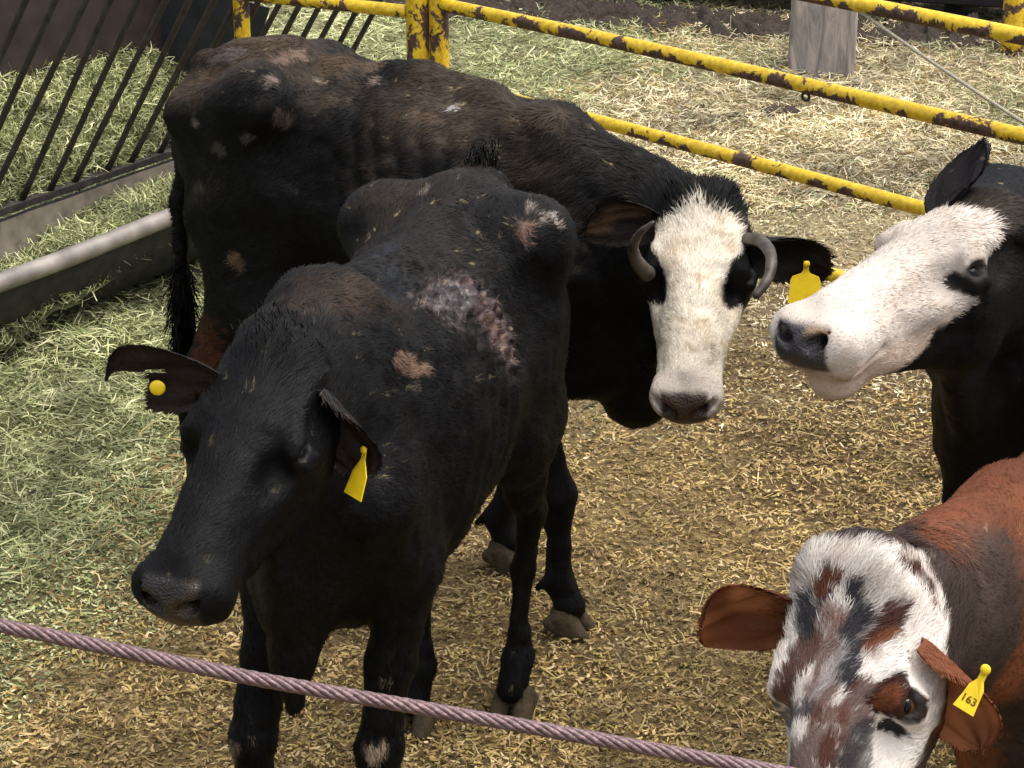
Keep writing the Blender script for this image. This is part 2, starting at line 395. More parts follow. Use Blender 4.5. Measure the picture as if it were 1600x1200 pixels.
def body_sdf(S, b, legs, neck, thin=1., belly=1., hump=0, hh=0.):
    """b: body Frame; legs: dict of hoof positions (f,l) for fl,fr,hl,hr; neck: list of (world point,(side,height))"""
    s = float(b.s); q = b; hr = lambda f: hh * min(1, max(0, (.42 - f) / .42)) + .55 * hh * math.exp(-((f - .12) / .20) ** 2)
    sec = [(-.53, .085, .13, 1.12), (-.42, .172, .21, 1.08), (-.28, .205, .25, 1.05), (-.12, .212, .26 * belly, 1.03), (.06, .235, .30 * belly, .975), (.22, .235, .32 * belly, .955), (.38, .185, .34, .96), (.53, .135, .27, .95)]
    for a, c in zip(sec[:-1], sec[1:]):
        S.seg(q(a[0], 0, a[3] + hr(a[0])), q(c[0], 0, c[3] + hr(c[0])), (a[1] * s * thin, a[2] * s), (c[1] * s * thin, c[2] * s), k=.05)
    sp = [(.50, 1.25), (.40, 1.33 + hump), (.25, 1.29), (.08, 1.275), (-.12, 1.285), (-.28, 1.315), (-.42, 1.32), (-.52, 1.30)]
    for a, c in zip(sp[:-1], sp[1:]):
        S.seg(q(a[0], 0, a[1] - .015 + hr(a[0])), q(c[0], 0, c[1] - .015 + hr(c[0])), .026 * s, .026 * s, k=.075)
    for i in range(9):      # spinous bumps
        f = .34 - i * .085; S.ell(q(f, 0, 1.276 + hr(f)), np.array((.016, .012, .012)), b.f, b.l, b.u, k=.04)
    for g in (1, -1):
        S.seg(q(-.27, .172 * g, 1.262 + hh), q(-.32, .172 * g, 1.245 + hh), .030, .028, k=.14)
        S.seg(q(-.28, .165 * g, 1.20 + hh), q(-.24, .150 * g, .82), (.045, .07), (.05, .08), up=b.f, k=.12)          # hook bone
        S.seg(q(-.27, .190 * g, 1.262 + hh), q(-.30, .03 * g, 1.30 + hh), (.045, .024), (.05, .026), k=.10)
        S.seg(q(-.29, .180 * g, 1.225 + hh), q(-.53, .10 * g, 1.18 + hh), .042, .038, k=.10)              # hook to pin
        S.ell(q(-.535, .10 * g, 1.17 + hh), (.035, .032, .035), b.f, b.l, b.u, k=.05)
        S.ell(q(-.10, .266 * g, 1.13 + hh), (.085, .028, .055), b.f, b.l, b.u, k=.10, sub=True)         # flank hollow
        S.seg(q(.40, .055 * g, 1.29), q(.52, .150 * g, .97), (.050, .085), (.065, .085), up=b.f, k=.06)  # shoulder blade
    for key, (hf, hl) in legs.items():
        g = 1 if key[1] == 'l' else -1
        if key[0] == 'h':
            kf = -.52 + (hf + .46) * .8; st = q(-.24, .155 * g, .76)
            S.seg(q(-.38, .115 * g, 1.02), q(-.33, .135 * g, .80), (.095, .150), (.075, .125), up=b.f, k=.07)
            S.ell(st, (.07, .05, .09), b.f, b.l, b.u, k=.08)
            hock = q(kf, hl * .5 + .125 * g * .5, .50)
            limb(S, [(q(-.34, .140 * g, .80), (.072, .115)), (q(kf + .07, .5 * hl + .065 * g, .60), (.042, .060))], k=.06, up=b.f)
            limb(S, [(q(kf + .07, .5 * hl + .065 * g, .60), (.038, .050)), (hock, (.034, .048))], k=.03, up=b.f)
            S.seg(hock, q(kf - .045, hl * .5 + .0625 * g, .545), .022, .014, k=.03)
            fet = q(hf - .02, hl, .145)
            limb(S, [(hock, (.034, .044)), (q((kf * .6 + hf * .4) - .01, hl, .36), (.024, .029)), (q(hf - .025, hl, .20), (.025, .030)), (fet, (.036, .038)), (q(hf + .012, hl, .075), (.037, .040))], k=.02, up=b.f)
        else:
            kf = .40 + (hf - .40) * .75; el = q(.38, .150 * g, .76)
            S.seg(q(.52, .135 * g, .97), el, (.075, .095), (.062, .085), up=b.f, k=.06)
            knee = q(kf + .012, hl * .85 + .13 * g * .15, .385)
            limb(S, [(el, (.060, .085)), (q((.38 + kf) / 2, (hl + .14 * g) / 2, .56), (.045, .060)), (knee, (.044, .046)), (q(kf + .005, hl, .32), (.034, .036))], k=.025, up=b.f)
            limb(S, [(q(kf + .005, hl, .33), (.034, .036)), (q((kf + hf) / 2, hl, .24), (.026, .028)), (q(hf - .015, hl, .14), (.036, .038)), (q(hf + .012, hl, .075), (.037, .040))], k=.02, up=b.f)
            fet = q(hf - .015, hl, .14)
        for gg in (1, -1): S.seg(fet - b.f * .035 + b.l * .016 * gg, fet - b.f * .055 + b.l * .018 * gg - b.u * .02, .011, .008, k=.01)   # dewclaws
    for (a, ra), (c, rc) in zip(neck[:-1], neck[1:]): S.seg(a, c, ra, rc, k=.06)

def ear_mesh(base, tip_dir, open_dir, L=.19, Wd=.062, bend=(0, 0, 0), th=.0045, notch=None, nt_=34, nv=28, cup=1.0, blunt=3.5):
    T = nrm(tip_dir); O = np.asarray(open_dir, float); O = nrm(O - T * np.dot(O, T)); S_ = np.cross(T, O); bend = np.asarray(bend, float)
    t = np.linspace(0, 1, nt_); v = np.linspace(-1, 1, nv)
    TT, VV = np.meshgrid(t, v, indexing='ij')
    W = Wd * (.30 + .70 * np.sin(np.pi / 2 * np.clip(TT / .52, 0, 1) ** .9)) * np.sqrt(np.clip(1 - np.clip((TT - .50) / .50, 0, 1) ** blunt, 1e-4, 1))
    ph = cup * (1.9 - 1.35 * sstep(TT, 0, .75)); Rr = W / np.minimum(np.sin(np.minimum(ph, 1.5)), 1)
    X = Rr * np.sin(VV * ph); Z = Rr * (1 - np.cos(VV * ph)) - .35 * W
    rip = .0035 * np.sin(TT * 9 + VV * 4) + .002 * np.sin(VV * 11 + TT * 3)
    C = np.asarray(base)[None, None] + T * (TT * L)[..., None] + S_ * X[..., None] + O * (Z + rip)[..., None] + bend * (TT ** 2)[..., None]
    nn = np.cross(np.gradient(C, axis=0), np.gradient(C, axis=1)); nn = nrm(nn)
    if np.sum(nn[nt_ // 2, nv // 2] * O) < 0: nn = -nn
    outer = C - nn * th * .5; inner = C + nn * th * .5
    V = np.concatenate([outer.reshape(-1, 3), inner.reshape(-1, 3)]); n0 = nt_ * nv
    keep = np.ones((nt_ - 1, nv - 1), bool)
    tm = (t[:-1] + t[1:]) / 2; vm = (v[:-1] + v[1:]) / 2
    if notch is not None:
        for (t0, t1, v0, v1) in notch: keep[np.ix_((tm > t0) & (tm < t1), (vm > v0) & (vm < v1))] = False
    Q = []; edges = {}
    idx = lambda i, j: i * nv + j
    for i in range(nt_ - 1):
        for j in range(nv - 1):
            if not keep[i, j]: continue
            q = [idx(i, j), idx(i, j + 1), idx(i + 1, j + 1), idx(i + 1, j)]
            Q.append([q[0] + n0, q[1] + n0, q[2] + n0, q[3] + n0]); Q.append(q[::-1])
            for a, b_ in zip(q, q[1:] + q[:1]):
                if (b_, a) in edges: del edges[(b_, a)]
                else: edges[(a, b_)] = 1
    for a, b_ in edges: Q.append([a + n0, a, b_, b_ + n0])
    Q = np.array(Q)
    # orientation: inner sheet should face O
    k = Q[len(Q) // 2 // 2 * 2]; fn = np.cross(V[k[1]] - V[k[0]], V[k[2]] - V[k[0]])
    if np.dot(fn, nn.reshape(-1, 3)[k[0] % n0]) * (1 if k[0] >= n0 else -1) < 0: Q = Q[:, ::-1]
    reg = np.r_[np.full(n0, 1), np.full(n0, 2)]
    Nn = np.concatenate([-nn.reshape(-1, 3), nn.reshape(-1, 3)])
    return V, Q, reg, Nn, C

# ------------------------------------------------------------------ an animal
class Surf:
    """surface look-up from a photo pixel, to lay coat marks where the animal has them"""
    def __init__(s, V, Nn):
        s.V = V; x, y, z = proj(V); s.x, s.y, s.z = x, y, z
        toc = np.array([0, 0, H]) - V; s.front = (toc * Nn).sum(1) > 0
    def at(s, px, py):
        d = (s.x - px) ** 2 + (s.y - py) ** 2
        c = np.where((d < 64) & s.front)[0]
        if len(c) == 0: c = np.where(s.front)[0]; return s.V[c[np.argmin(d[c])]]
        return s.V[c[np.argmin(s.z[c])]]
def stroke_mask(V, surf, pts, seed=0, edge=.006, rough=.012):
    """soft mask round a stroke of (px,py,radius m) on the surface"""
    P = [surf.at(p[0], p[1]) for p in pts]; r = [p[2] for p in pts]
    n = noise(V, 60, seed) * rough + noise(V, 170, seed + 3) * rough * .6
    best = np.full(len(V), 1e3)
    if len(P) == 1: best = np.linalg.norm(V - P[0], axis=1) - r[0]
    for i in range(len(P) - 1):
        ab = P[i + 1] - P[i]; t = np.clip(((V - P[i]) @ ab) / (ab @ ab + 1e-9), 0, 1)
        best = np.minimum(best, np.linalg.norm(V - P[i] - t[:, None] * ab, axis=1) - (r[i] + (r[i + 1] - r[i]) * t))
    return 1 - sstep(best + n, -edge, edge)

def fur(V, Q, Nn, colr, dens, length, direc, n, width=.0013, lift=.28, seed=1, swirl=.5, jitter=.3):
    r = np.random.default_rng(seed)
    A = face_area(V, Q) * dens[Q].mean(1)
    cum = np.cumsum(A); f = np.searchsorted(cum, r.random(n) * cum[-1]); q = Q[f]
    u, v = r.random(n)[:, None], r.random(n)[:, None]
    wts = [(1 - u) * (1 - v), u * (1 - v), u * v, (1 - u) * v]
    blend = lambda X: sum(X[q[:, i]] * (wts[i] if X.ndim > 1 else wts[i][:, 0]) for i in range(4))
    P = blend(V); nn = nrm(blend(Nn)); c = blend(colr); L = blend(length); d = blend(direc)
    d = d + swirl * np.stack([noise(P, 9, 5), noise(P, 9, 6), noise(P, 9, 7)], 1) + swirl * .6 * np.stack([noise(P, 40, 8), noise(P, 40, 9), noise(P, 40, 10)], 1) + r.normal(0, .12, (n, 3))
    d = nrm(d - nn * (d * nn).sum(1, keepdims=True)); side = np.cross(nn, d)
    L = L * r.uniform(.6, 1.3, n); lf = lift * r.uniform(.3, 1.6, n)[:, None]
    wd = width * r.uniform(.7, 1.4, n)[:, None]; L = L[:, None]
    root = P - nn * .001; midp = root + d * L * .5 + nn * L * lf * .5; tip = root + d * L + nn * L * lf * .62 + side * L * r.normal(0, .12, (n, 1))
    VV = np.stack([root - side * wd, root + side * wd, midp + side * wd * .8, midp - side * wd * .8, tip], 1).reshape(-1, 3)
    b = np.arange(n)[:, None] * 5
    T = np.concatenate([b + [[3, 2, 1, 0]], b + [[2, 3, 4, 4]]])
    cj = np.clip(c * (1 + jitter * r.uniform(-1, 1, (n, 1))), 0, 1)
    CC = np.repeat(cj, 5, 0); tipf = np.tile([.8, .8, 1., 1., 1.15], n)[:, None]; CC = np.clip(CC * tipf, 0, 1)
    NN = np.repeat(nrm(nn + .18 * side * r.uniform(-1, 1, (n, 1)) + .12 * d), 5, 0)
    return VV, T, CC, NN
def tuft_hairs(P0, dirs, L, n, spread, colr, seed, width=.0015, droop=.3, nn=(0, 0, 1)):
    """long loose hairs from points P0 (k,3)"""
    r = np.random.default_rng(seed); k = len(P0); i = r.integers(0, k, n)
    P = P0[i] + r.normal(0, spread, (n, 3)); d = nrm(dirs[i] + r.normal(0, .25, (n, 3))); L = L * r.uniform(.5, 1.2, (n, 1))
    side = nrm(np.cross(d, r.normal(0, 1, (n, 3)))); wd = width * r.uniform(.6, 1.4, (n, 1))
    mid = P + d * L * .5; tip = P + d * L - np.array([0, 0, 1.]) * L * droop
    VV = np.stack([P - side * wd, P + side * wd, mid + side * wd * .8, mid - side * wd * .8, tip], 1).reshape(-1, 3)
    b = np.arange(n)[:, None] * 5; T = np.concatenate([b + [[3, 2, 1, 0]], b + [[2, 3, 4, 4]]])
    CC = np.repeat(np.clip(np.asarray(colr) * (1 + .3 * r.uniform(-1, 1, (n, 1))), 0, 1), 5, 0)
    NN = np.repeat(nrm(np.asarray(nn) + .5 * r.normal(0, 1, (n, 3))), 5, 0)
    return VV, T, CC, NN

def make_hoof_mesh():
    S = SDF()
    for g in (1, -1):
        S.seg((-.005, .022 * g, .062), (.038, .0265 * g, .018), (.0225, .034), (.0205, .022), up=(1, 0, 0), k=.003)
        S.seg((-.030, .024 * g, .040), (.036, .0275 * g, .012), .019, .017, k=.006)
    S.seg((.01, 0, .085), (-.01, 0, .06), .030, .030, k=.01)
    return S.mesh(.004, floor=.0)
HOOF = make_hoof_mesh(); HOOF_ME = None
def add_hooves(root, b, legs):
    global HOOF_ME
    for key, (hf, hl) in legs.items():
        if HOOF_ME is None:
            o = mesh_obj('hoof', HOOF[0], HOOF[1], M['hoof']); HOOF_ME = o.data
        else:
            o = bpy.data.objects.new('hoof', HOOF_ME); col.objects.link(o)
        o.parent = root; o.location = Vector(b(hf + .005, hl, -.008)) - root.location
        o.scale = (1.12, 1.12, 1.0); o.rotation_euler = (0, 0, math.atan2(b.f[1], b.f[0]))
def sphere(C, r, X, Y, Z, nu=24, nv=16):
    V = []; Fc = []
    for i in range(nv + 1):
        th = math.pi * i / nv
        for j in range(nu):
            a = 2 * math.pi * j / nu; V.append(np.asarray(C) + np.asarray(Z) * r[2] * math.cos(th) + np.asarray(X) * r[0] * math.sin(th) * math.cos(a) + np.asarray(Y) * r[1] * math.sin(th) * math.sin(a))
    for i in range(nv):
        for j in range(nu): Fc.append((i * nu + j, (i + 1) * nu + j, (i + 1) * nu + (j + 1) % nu, i * nu + (j + 1) % nu))
    return V, Fc
def add_eyes(root, h, width, iris=None):
    s = float(h.s)
    for g in (1, -1):
        C = h(.168, .0890 * g * width, -.057)
        V, Fc = sphere(C, np.array((.0205, .0205, .0205)) * s, h.f, h.u, h.l * g)
        e = mesh_obj('eye', V, Fc, iris or M['eye'], root)
        if iris:
            out = nrm(h.l * g * .75 + h.u * .62 + h.f * .05); T = nrm(h.f - out * np.dot(h.f, out)); U = np.cross(out, T)
            V, Fc = sphere(C + out * .0195 * s, np.array((.0095, .0060, .0025)) * s, T, U, out, 16, 8)
            p = mesh_obj('pupil', V, Fc, M['eye'], root); bpy.context.view_layer.update()
            p.parent = e
BLACK = np.array((.0032, .0031, .0036)); DUST = np.array((.062, .042, .026)); WHITE = np.array((.57, .51, .42)); PINKW = np.array((.66, .52, .45))
def build_cow(name, label, b, h, legs, neck, ears, colfn, headkw={}, bodykw={}, extra=None, fur_n=110000, voxel=.006, furlen=.016, furw=.0013, tufts=(), loc=None, group=None, dispfn=None, swirl=.5, jit=.3, lift=.19, densf=None):
    S = SDF(); body_sdf(S, b, legs, neck, **bodykw); head_sdf(S, h, **headkw)
    if extra: extra(S)
    V, Q = S.mesh(voxel); Nn = vnormals(V, Q)
    hf, hl, hu = h.inv(V)
    bf, bl, bz = b.inv(V)
    inhead = (1 - sstep(np.sqrt((np.maximum(np.abs(hf - .24) - .24, 0)) ** 2 + hl ** 2 + (hu + .09) ** 2), .13, .20))
    # ribs and skin folds
    rib = np.sin((bf + (bz - 1) * .25) * 2 * np.pi / .062 + .6 * noise(V, 6, 2)) * .0026 * sstep(np.abs(bl), .10, .2) * sstep(bf, -.12, 0) * (1 - sstep(bf, .26, .36)) * sstep(bz, .68, .8)
    wr = noise(np.stack([hf * 70, hl * 14, hu * 14], 1), 1., 88) * .0022 * inhead * (sstep(hf, .30, .40) + sstep(hf, .22, .19) * sstep(hf, .12, .15)) * sstep(np.abs(hl), .03, .06)
    dd = rib + wr + (.006 * noise(V, 11, 3) + .003 * noise(V, 24, 13)) * (1 - inhead) + .0016 * noise(V, 45, 4)
    if dispfn: dd = dd + dispfn(V, Nn, (bf, bl, bz), (hf, hl, hu), inhead)
    V = V + Nn * dd[:, None]; Nn = vnormals(V, Q)
    reg = np.zeros(len(V), int); earC = []
    for e in ears:
        v, q, rg, en, C = ear_mesh(**e)
        Q = np.concatenate([Q, q + len(V)]); V = np.concatenate([V, v]); Nn = np.concatenate([Nn, en]); reg = np.r_[reg, rg]; earC.append(C)
    hf, hl, hu = h.inv(V); bf, bl, bz = b.inv(V)
    inhead = (1 - sstep(np.sqrt((np.maximum(np.abs(hf - .24) - .24, 0)) ** 2 + hl ** 2 + (hu + .09) ** 2), .13, .20))
    surf = Surf(V, Nn)
    colr, dens, ln, gloss = colfn(V, Nn, (bf, bl, bz), (hf, hl, hu), inhead, reg, surf)
    wdt = headkw.get('width', 1.); ih0 = inhead; eyed = np.sqrt(((hf - .168) / .027) ** 2 + ((np.abs(hl) - .108 * wdt) / .024) ** 2 + ((hu + .047) / .021) ** 2)
    em = (1 - sstep(eyed, .85, 1.2)) * (reg == 0); ln = ln * np.where(reg == 0, (.2 + .8 * sstep(eyed, 1., 2.8)) * (1 - .38 * ih0 * sstep(hf, .38, .47)), 1); dens = dens * (1 - em); colr = mix(colr, (0, 0, 0), em * .0) * (1 - em * .9)[:, None] + np.minimum(colr, (.012, .008, .007)) * (em * .9)[:, None]; gloss = np.maximum(gloss, em * .15)
    wl = (1 - sstep(bz, .55, .75))[:, None]
    dirb = -b.f * (1 - wl) * .8 - b.u * (.35 + .65 * wl) + 0 * V
    dirh = -h.f[None] + .9 * h.l[None] * np.sign(hl)[:, None] * sstep(np.abs(hl), .0, .06)[:, None] * .6 - h.u[None] * .2
    d = dirb * (1 - inhead[:, None]) + dirh * inhead[:, None]
    k0 = np.where(reg > 0)[0]
    if len(k0):
        o = len(V) - len(k0); st = 0
        for e, C in zip(ears, earC):
            m = C.shape[0] * C.shape[1] * 2; d[o + st:o + st + m] = nrm(e['tip_dir']) + .5 * nrm(e['open_dir']) * 0; st += m
    if name and densf is None:
        fk = sstep(noise(V, 130, 301) + .6 * noise(V, 60, 302), .92, 1.08) * sstep(Nn[:, 2], .1, .7) * (1 - .6 * inhead); colr = mix(colr, (.26, .20, .11), fk * .55)
        colr = colr * (1 + .35 * noise(V, 4.5, 303) + .2 * noise(V, 18, 304))[:, None]  # broad brightness noise in the coat colour imitates uneven hair sheen
    parts = [(V, Q, np.clip(colr, 0, 1), Nn, gloss)]
    fv = fur(V, Q, Nn, colr, dens, ln * furlen, d, fur_n, furw, seed=3, swirl=swirl, jitter=jit, lift=lift); parts.append(fv + (np.zeros(len(fv[0])),))
    for t in tufts:
        tv = t(surf, h, b); parts.append(tv + (np.zeros(len(tv[0])),))
    o = 0; VV, QQ, CC, NN, GG = [], [], [], [], []
    for p in parts:
        VV.append(p[0]); QQ.append(p[1] + o); CC.append(p[2]); NN.append(p[3]); GG.append(p[4]); o += len(p[0])
    VV = np.concatenate(VV); QQ = np.concatenate(QQ)
    root = empty(name, tuple(b(0, 0, 0) if loc is None else loc)); tag(root, label, 'cow', group)
    tri = QQ[:, 2] == QQ[:, 3]
    poly_mesh('body', VV, QQ, tri, M['coat'], root, np.concatenate(CC), np.concatenate(NN), np.concatenate(GG))
    add_hooves(root, b, legs)
    return root, surf, earC
def poly_mesh(name, V, Q, tri, mat, root, colr, Nn, gloss):
    V = (V - np.array(root.location)).astype(np.float32); me = bpy.data.meshes.new(name)
    q4 = Q[~tri]; q3 = Q[tri][:, :3]
    li = np.r_[q4.ravel(), q3.ravel()].astype(np.int32)
    ls = np.r_[np.arange(len(q4)) * 4, len(q4) * 4 + np.arange(len(q3)) * 3].astype(np.int32)
    me.vertices.add(len(V)); me.vertices.foreach_set('co', V.ravel())
    me.loops.add(len(li)); me.loops.foreach_set('vertex_index', li)
    me.polygons.add(len(ls)); me.polygons.foreach_set('loop_start', ls)
    me.update(calc_edges=True)
    a = me.color_attributes.new('Col', 'FLOAT_COLOR', 'POINT'); c = np.ones((len(V), 4), np.float32); c[:, :3] = colr; a.data.foreach_set('color', c.ravel())
    a = me.attributes.new('gloss', 'FLOAT', 'POINT'); a.data.foreach_set('value', gloss.astype(np.float32))
    me.polygons.foreach_set('use_smooth', np.ones(len(me.polygons), bool))
    me.normals_split_custom_set_from_vertices(nrm(Nn).tolist())
    me.materials.append(mat); o = bpy.data.objects.new(name, me); col.objects.link(o); o.parent = root; return o
def nose_mask(hf, hl, hu, top=-.022, bot=-.102, w0=.054):
    ext = hf - (.462 + .3 * np.clip(hu + .05, 0, 1))
    return sstep(ext, -.008, .008) * (1 - sstep(np.abs(hl), w0 - .004, w0 + .006)) * sstep(hu, bot - .006, bot + .004) * (1 - sstep(hu, top - .004, top + .008))
def ear_tag(root, P, T, Nd, L=.075, Wd=.055, text=None, shape='tab', name='ear_tag'):
    """flat plastic tag hanging from P along T, facing Nd"""
    T = nrm(T); Nd = nrm(np.asarray(Nd) - T * np.dot(Nd, T)); S_ = np.cross(T, Nd)
    prof = [(-.006, .006), (.016, .0065), (.022, .010), (.030, .5 * Wd * .80), (.040, .5 * Wd * .92), (L, .5 * Wd)] if shape == 'tab' else [(-.005, .005), (.018, .0055), (.030, .012), (.045, .5 * Wd * .8), (L, .5 * Wd)]
    out = [(t, -w_) for t, w_ in prof] + [(t, w_) for t, w_ in prof[::-1]]
    n = len(out); V = [np.asarray(P) + T * t + S_ * w_ + Nd * (z + .012 * (t / L) ** 2) for z in (-.0012, .0012) for t, w_ in out]
    Fc = [tuple(range(n))[::-1], tuple(range(n, 2 * n))] + [(i, (i + 1) % n, n + (i + 1) % n, n + i) for i in range(n)]
    o = mesh_obj(name, V, Fc, M['tag'], root, smooth=False); bevel(o, .0008, 2)
    s_ = sphere(np.asarray(P) + Nd * .003, np.array((.008, .008, .004)), T, S_, Nd, 14, 8); mesh_obj('tag_stud', s_[0], s_[1], M['tag'], root).parent = o
    if text:
        cu = bpy.data.curves.new('digits', 'FONT'); cu.body = text; cu.size = .0165; cu.align_x = 'CENTER'; cu.align_y = 'CENTER'; cu.extrude = .0003; cu.offset = .0003
        to = bpy.data.objects.new('digits', cu); me = bpy.data.meshes.new_from_object(to); bpy.data.objects.remove(to)
        rot = Matrix(((-S_).tolist(), (-T).tolist(), Nd.tolist())).transposed()
        c = np.asarray(P) + T * L * .74 + Nd * (.0022 + .012 * .62)
        me.transform(Matrix.Translation(Vector(c) - root.location) @ rot.to_4x4()); me.materials.clear(); me.materials.append(M['ink'])
        d = bpy.data.objects.new('digits', me); col.objects.link(d); d.parent = o
    return o
#MAIN
# ================================================================== THE SETTING
def zones(x, y):
    """weights: green hay, pale straw, on the ground"""
    P = np.stack([x, y, 0 * x], 1); n = fbm(P, 1.1, 21, 2) * .35
    zl = sstep(-x * 1.2 + (y - 6.2) * .35 + n * .8, .70, 1.6)                     # litter by the feeder
    far = sstep(y + n * 1.5, 8.2, 10.2)
    g = np.clip(zl + far * (.10 + .40 * sstep(n, -.05, .25) + .3 * sstep(x, -.2, -1.2)), 0, 1)
    pale = sstep(y + n * 2 + .3 * x, 6.6, 8.6) * (1 - zl)
    return g, pale, n
def build_ground():
    def axis(lo, hi, h, far):
        a = np.arange(lo, hi, h); e = h * np.cumsum(1.25 ** np.arange(1, 60)); e = e[e < far]
        return np.r_[lo - e[::-1], a, hi + e]
    xs = axis(-2.4, 2.8, .014, 300); ys = axis(3.4, 10.5, .016, 300)
    X, Y = np.meshgrid(xs, ys, indexing='ij'); P = np.stack([X.ravel(), Y.ravel(), 0 * X.ravel()], 1)
    fade = 1 - sstep(np.abs(P[:, 0]), 4, 9)
    n1 = noise(P, 26, 1); n2 = noise(P, 55, 2); n3 = fbm(P, 5, 3, 2)
    z = (.007 * (1 - np.abs(n1)) + .005 * n2 + .012 * n3) * fade
    z += .06 * sstep(-P[:, 0] * .9 + (P[:, 1] - 6.2) * .55, .8, 1.8) * sstep(fbm(P, 3, 9, 2), -.6, .8) * fade * (1 - sstep(P[:, 1], 9, 11))
    P[:, 2] = z - .008
    g, pale, n = zones(P[:, 0], P[:, 1])
    c = mix(mix(np.tile((.160, .112, .050), (len(P), 1)), (.27, .215, .125), pale * .85), (.105, .115, .050), g * .85)
    far = sstep(P[:, 1], 9.0, 11.5); c = mix(c, (.27, .23, .14), far * .8)
    soil = sstep(fbm(P, .9, 31, 3) - .3 * pale, .15, .6) * (1 - g); c = mix(c, (.075, .045, .022), soil * .6)
    nx, ny = len(xs), len(ys); I = np.arange(nx * ny).reshape(nx, ny)
    Q = np.stack([I[:-1, :-1], I[1:, :-1], I[1:, 1:], I[:-1, 1:]], -1).reshape(-1, 4)
    o = mesh_obj('ground', P, Q, M['ground'], colr=c); tag(o, kind='structure'); return P
build_ground()
def strips(P, yaw, L, wd, tilt, curl, c, name, mat, roll=None, seed=0, nseg=3):
    """curled straw strips lying at P"""
    n = len(P); r = np.random.default_rng(seed)
    t = np.linspace(-.5, .5, nseg + 1)[None, :, None]
    d = np.stack([np.cos(yaw) * np.cos(tilt), np.sin(yaw) * np.cos(tilt), np.sin(tilt)], 1)[:, None, :]
    hd = np.stack([-np.sin(yaw), np.cos(yaw), 0 * yaw], 1)
    ro = (r.normal(0, .6, n) if roll is None else roll)[:, None]
    upv = np.cross(d[:, 0], hd); sd_ = (hd * np.cos(ro) + upv * np.sin(ro))[:, None, :]; bend = (hd * r.normal(0, 1, (n, 1)) + np.array([0, 0, 1.]) * r.normal(0, .6, (n, 1)))[:, None, :]
    C = P[:, None, :] + d * t * L[:, None, None] + bend * ((t ** 2 - .08) * (L * curl)[:, None, None])
    taper = np.array([.6] + [1] * (nseg - 1) + [.35])[None, :, None]
    A = C - sd_ * wd[:, None, None] * taper; B = C + sd_ * wd[:, None, None] * taper
    V = np.stack([A, B], 2).reshape(-1, 3); k = 2 * (nseg + 1)
    b = (np.arange(n) * k)[:, None, None]; q = np.array([[2 * i, 2 * i + 1, 2 * i + 3, 2 * i + 2] for i in range(nseg)])[None]
    Q = (b + q).reshape(-1, 4)
    Nn = np.repeat(nrm(np.array([0, 0, 1.]) + .6 * r.normal(0, 1, (n, 3))), k, 0)
    return mesh_obj(name, V, Q, mat, colr=np.repeat(c, k, 0))
PAL_TAN = np.array([1.0, .965, .83]) * np.array([(.38, .27, .125), (.46, .35, .18), (.27, .18, .08), (.50, .40, .24), (.19, .12, .05), (.32, .24, .10), (.40, .31, .12)])
PAL_GRN = np.array([(.28, .31, .13), (.42, .43, .21), (.19, .22, .08), (.56, .54, .31), (.35, .37, .18), (.22, .24, .11)])
PAL_PAL = np.array([(.62, .53, .34), (.74, .65, .46), (.52, .43, .26), (.42, .35, .20), (.64, .57, .37)])
def scatter_floor(n, y0, y1, x0, x1, Lr, wr, name, label_seed, zmax=.014, pw=1.7, keep=None):
    r = np.random.default_rng(label_seed)
    u = r.random(n); y = y0 + (y1 - y0) * u ** pw; x = r.uniform(-1, 1, n) * (.285 * (y + 1.4)) + .05
    m = (x > x0) & (x < x1)
    if keep is not None: m &= keep(x, y)
    x, y = x[m], y[m]; n = len(x)
    g, pale, nz = zones(x, y); P3 = np.stack([x, y, 0 * x], 1)
    pick = r.random(n)
    pal = np.where((pick < g)[:, None], PAL_GRN[r.integers(0, len(PAL_GRN), n)], np.where((pick < g + (1 - g) * pale * .8)[:, None], PAL_PAL[r.integers(0, len(PAL_PAL), n)], PAL_TAN[r.integers(0, len(PAL_TAN), n)]))
    br = np.clip(.95 + .35 * fbm(P3, 2.2, 77, 3) + .35 * noise(P3, 14, 78), .35, 1.6)[:, None]; pal = np.clip(pal * br * r.uniform(.7, 1.15, (n, 1)), 0, .9)
    L = r.uniform(*Lr, n) * (1 + .05 * (y - 5)) * (1 + .7 * (r.random(n) < .06)); wd = r.uniform(*wr, n)
    zb = .06 * sstep(-x * .9 + (y - 6.2) * .55, .8, 1.8) * sstep(fbm(P3, 3, 9, 2), -.6, .8) * (1 - sstep(y, 9, 11)) + .012 * fbm(P3, 5, 3, 2)
    P3[:, 2] = zb + r.uniform(-.004, zmax, n)
    o = strips(P3, r.uniform(0, 2 * np.pi, n), L, wd, r.normal(0, .28, n), r.uniform(-1.2, 1.2, n), pal, name, M['straw'], seed=label_seed)
    return o
o = scatter_floor(250000, 3.4, 10.5, -3.4, 3.7, (.008, .026), (.0012, .0038), 'straw_litter', 5)
tag(o, 'chopped straw and trampled bedding covering the pen floor', 'straw', kind='stuff')
o = scatter_floor(9000, 3.4, 13.2, -3.5, 3.9, (.035, .10), (.0010, .0022), 'loose_straw', 6, zmax=.022)
tag(o, 'long loose straw stalks lying over the trampled pen floor', 'straw', kind='stuff')
o = scatter_floor(52000, 5.5, 9.6, -3.0, -.6, (.03, .09), (.0011, .0026), 'green_hay', 8, zmax=.05, pw=1.0, keep=lambda x, y: (-x * .9 + (y - 6.2) * .55) > .75)
tag(o, 'greenish hay spilled on the floor before the trough', 'hay', kind='stuff')
o = scatter_floor(110000, 9.0, 14.5, -3.2, 4.2, (.03, .08), (.0016, .0036), 'far_straw', 9, zmax=.03, pw=1.0)
tag(o, 'pale straw and hay strewn on the ground beyond the yellow gate', 'straw', kind='stuff')

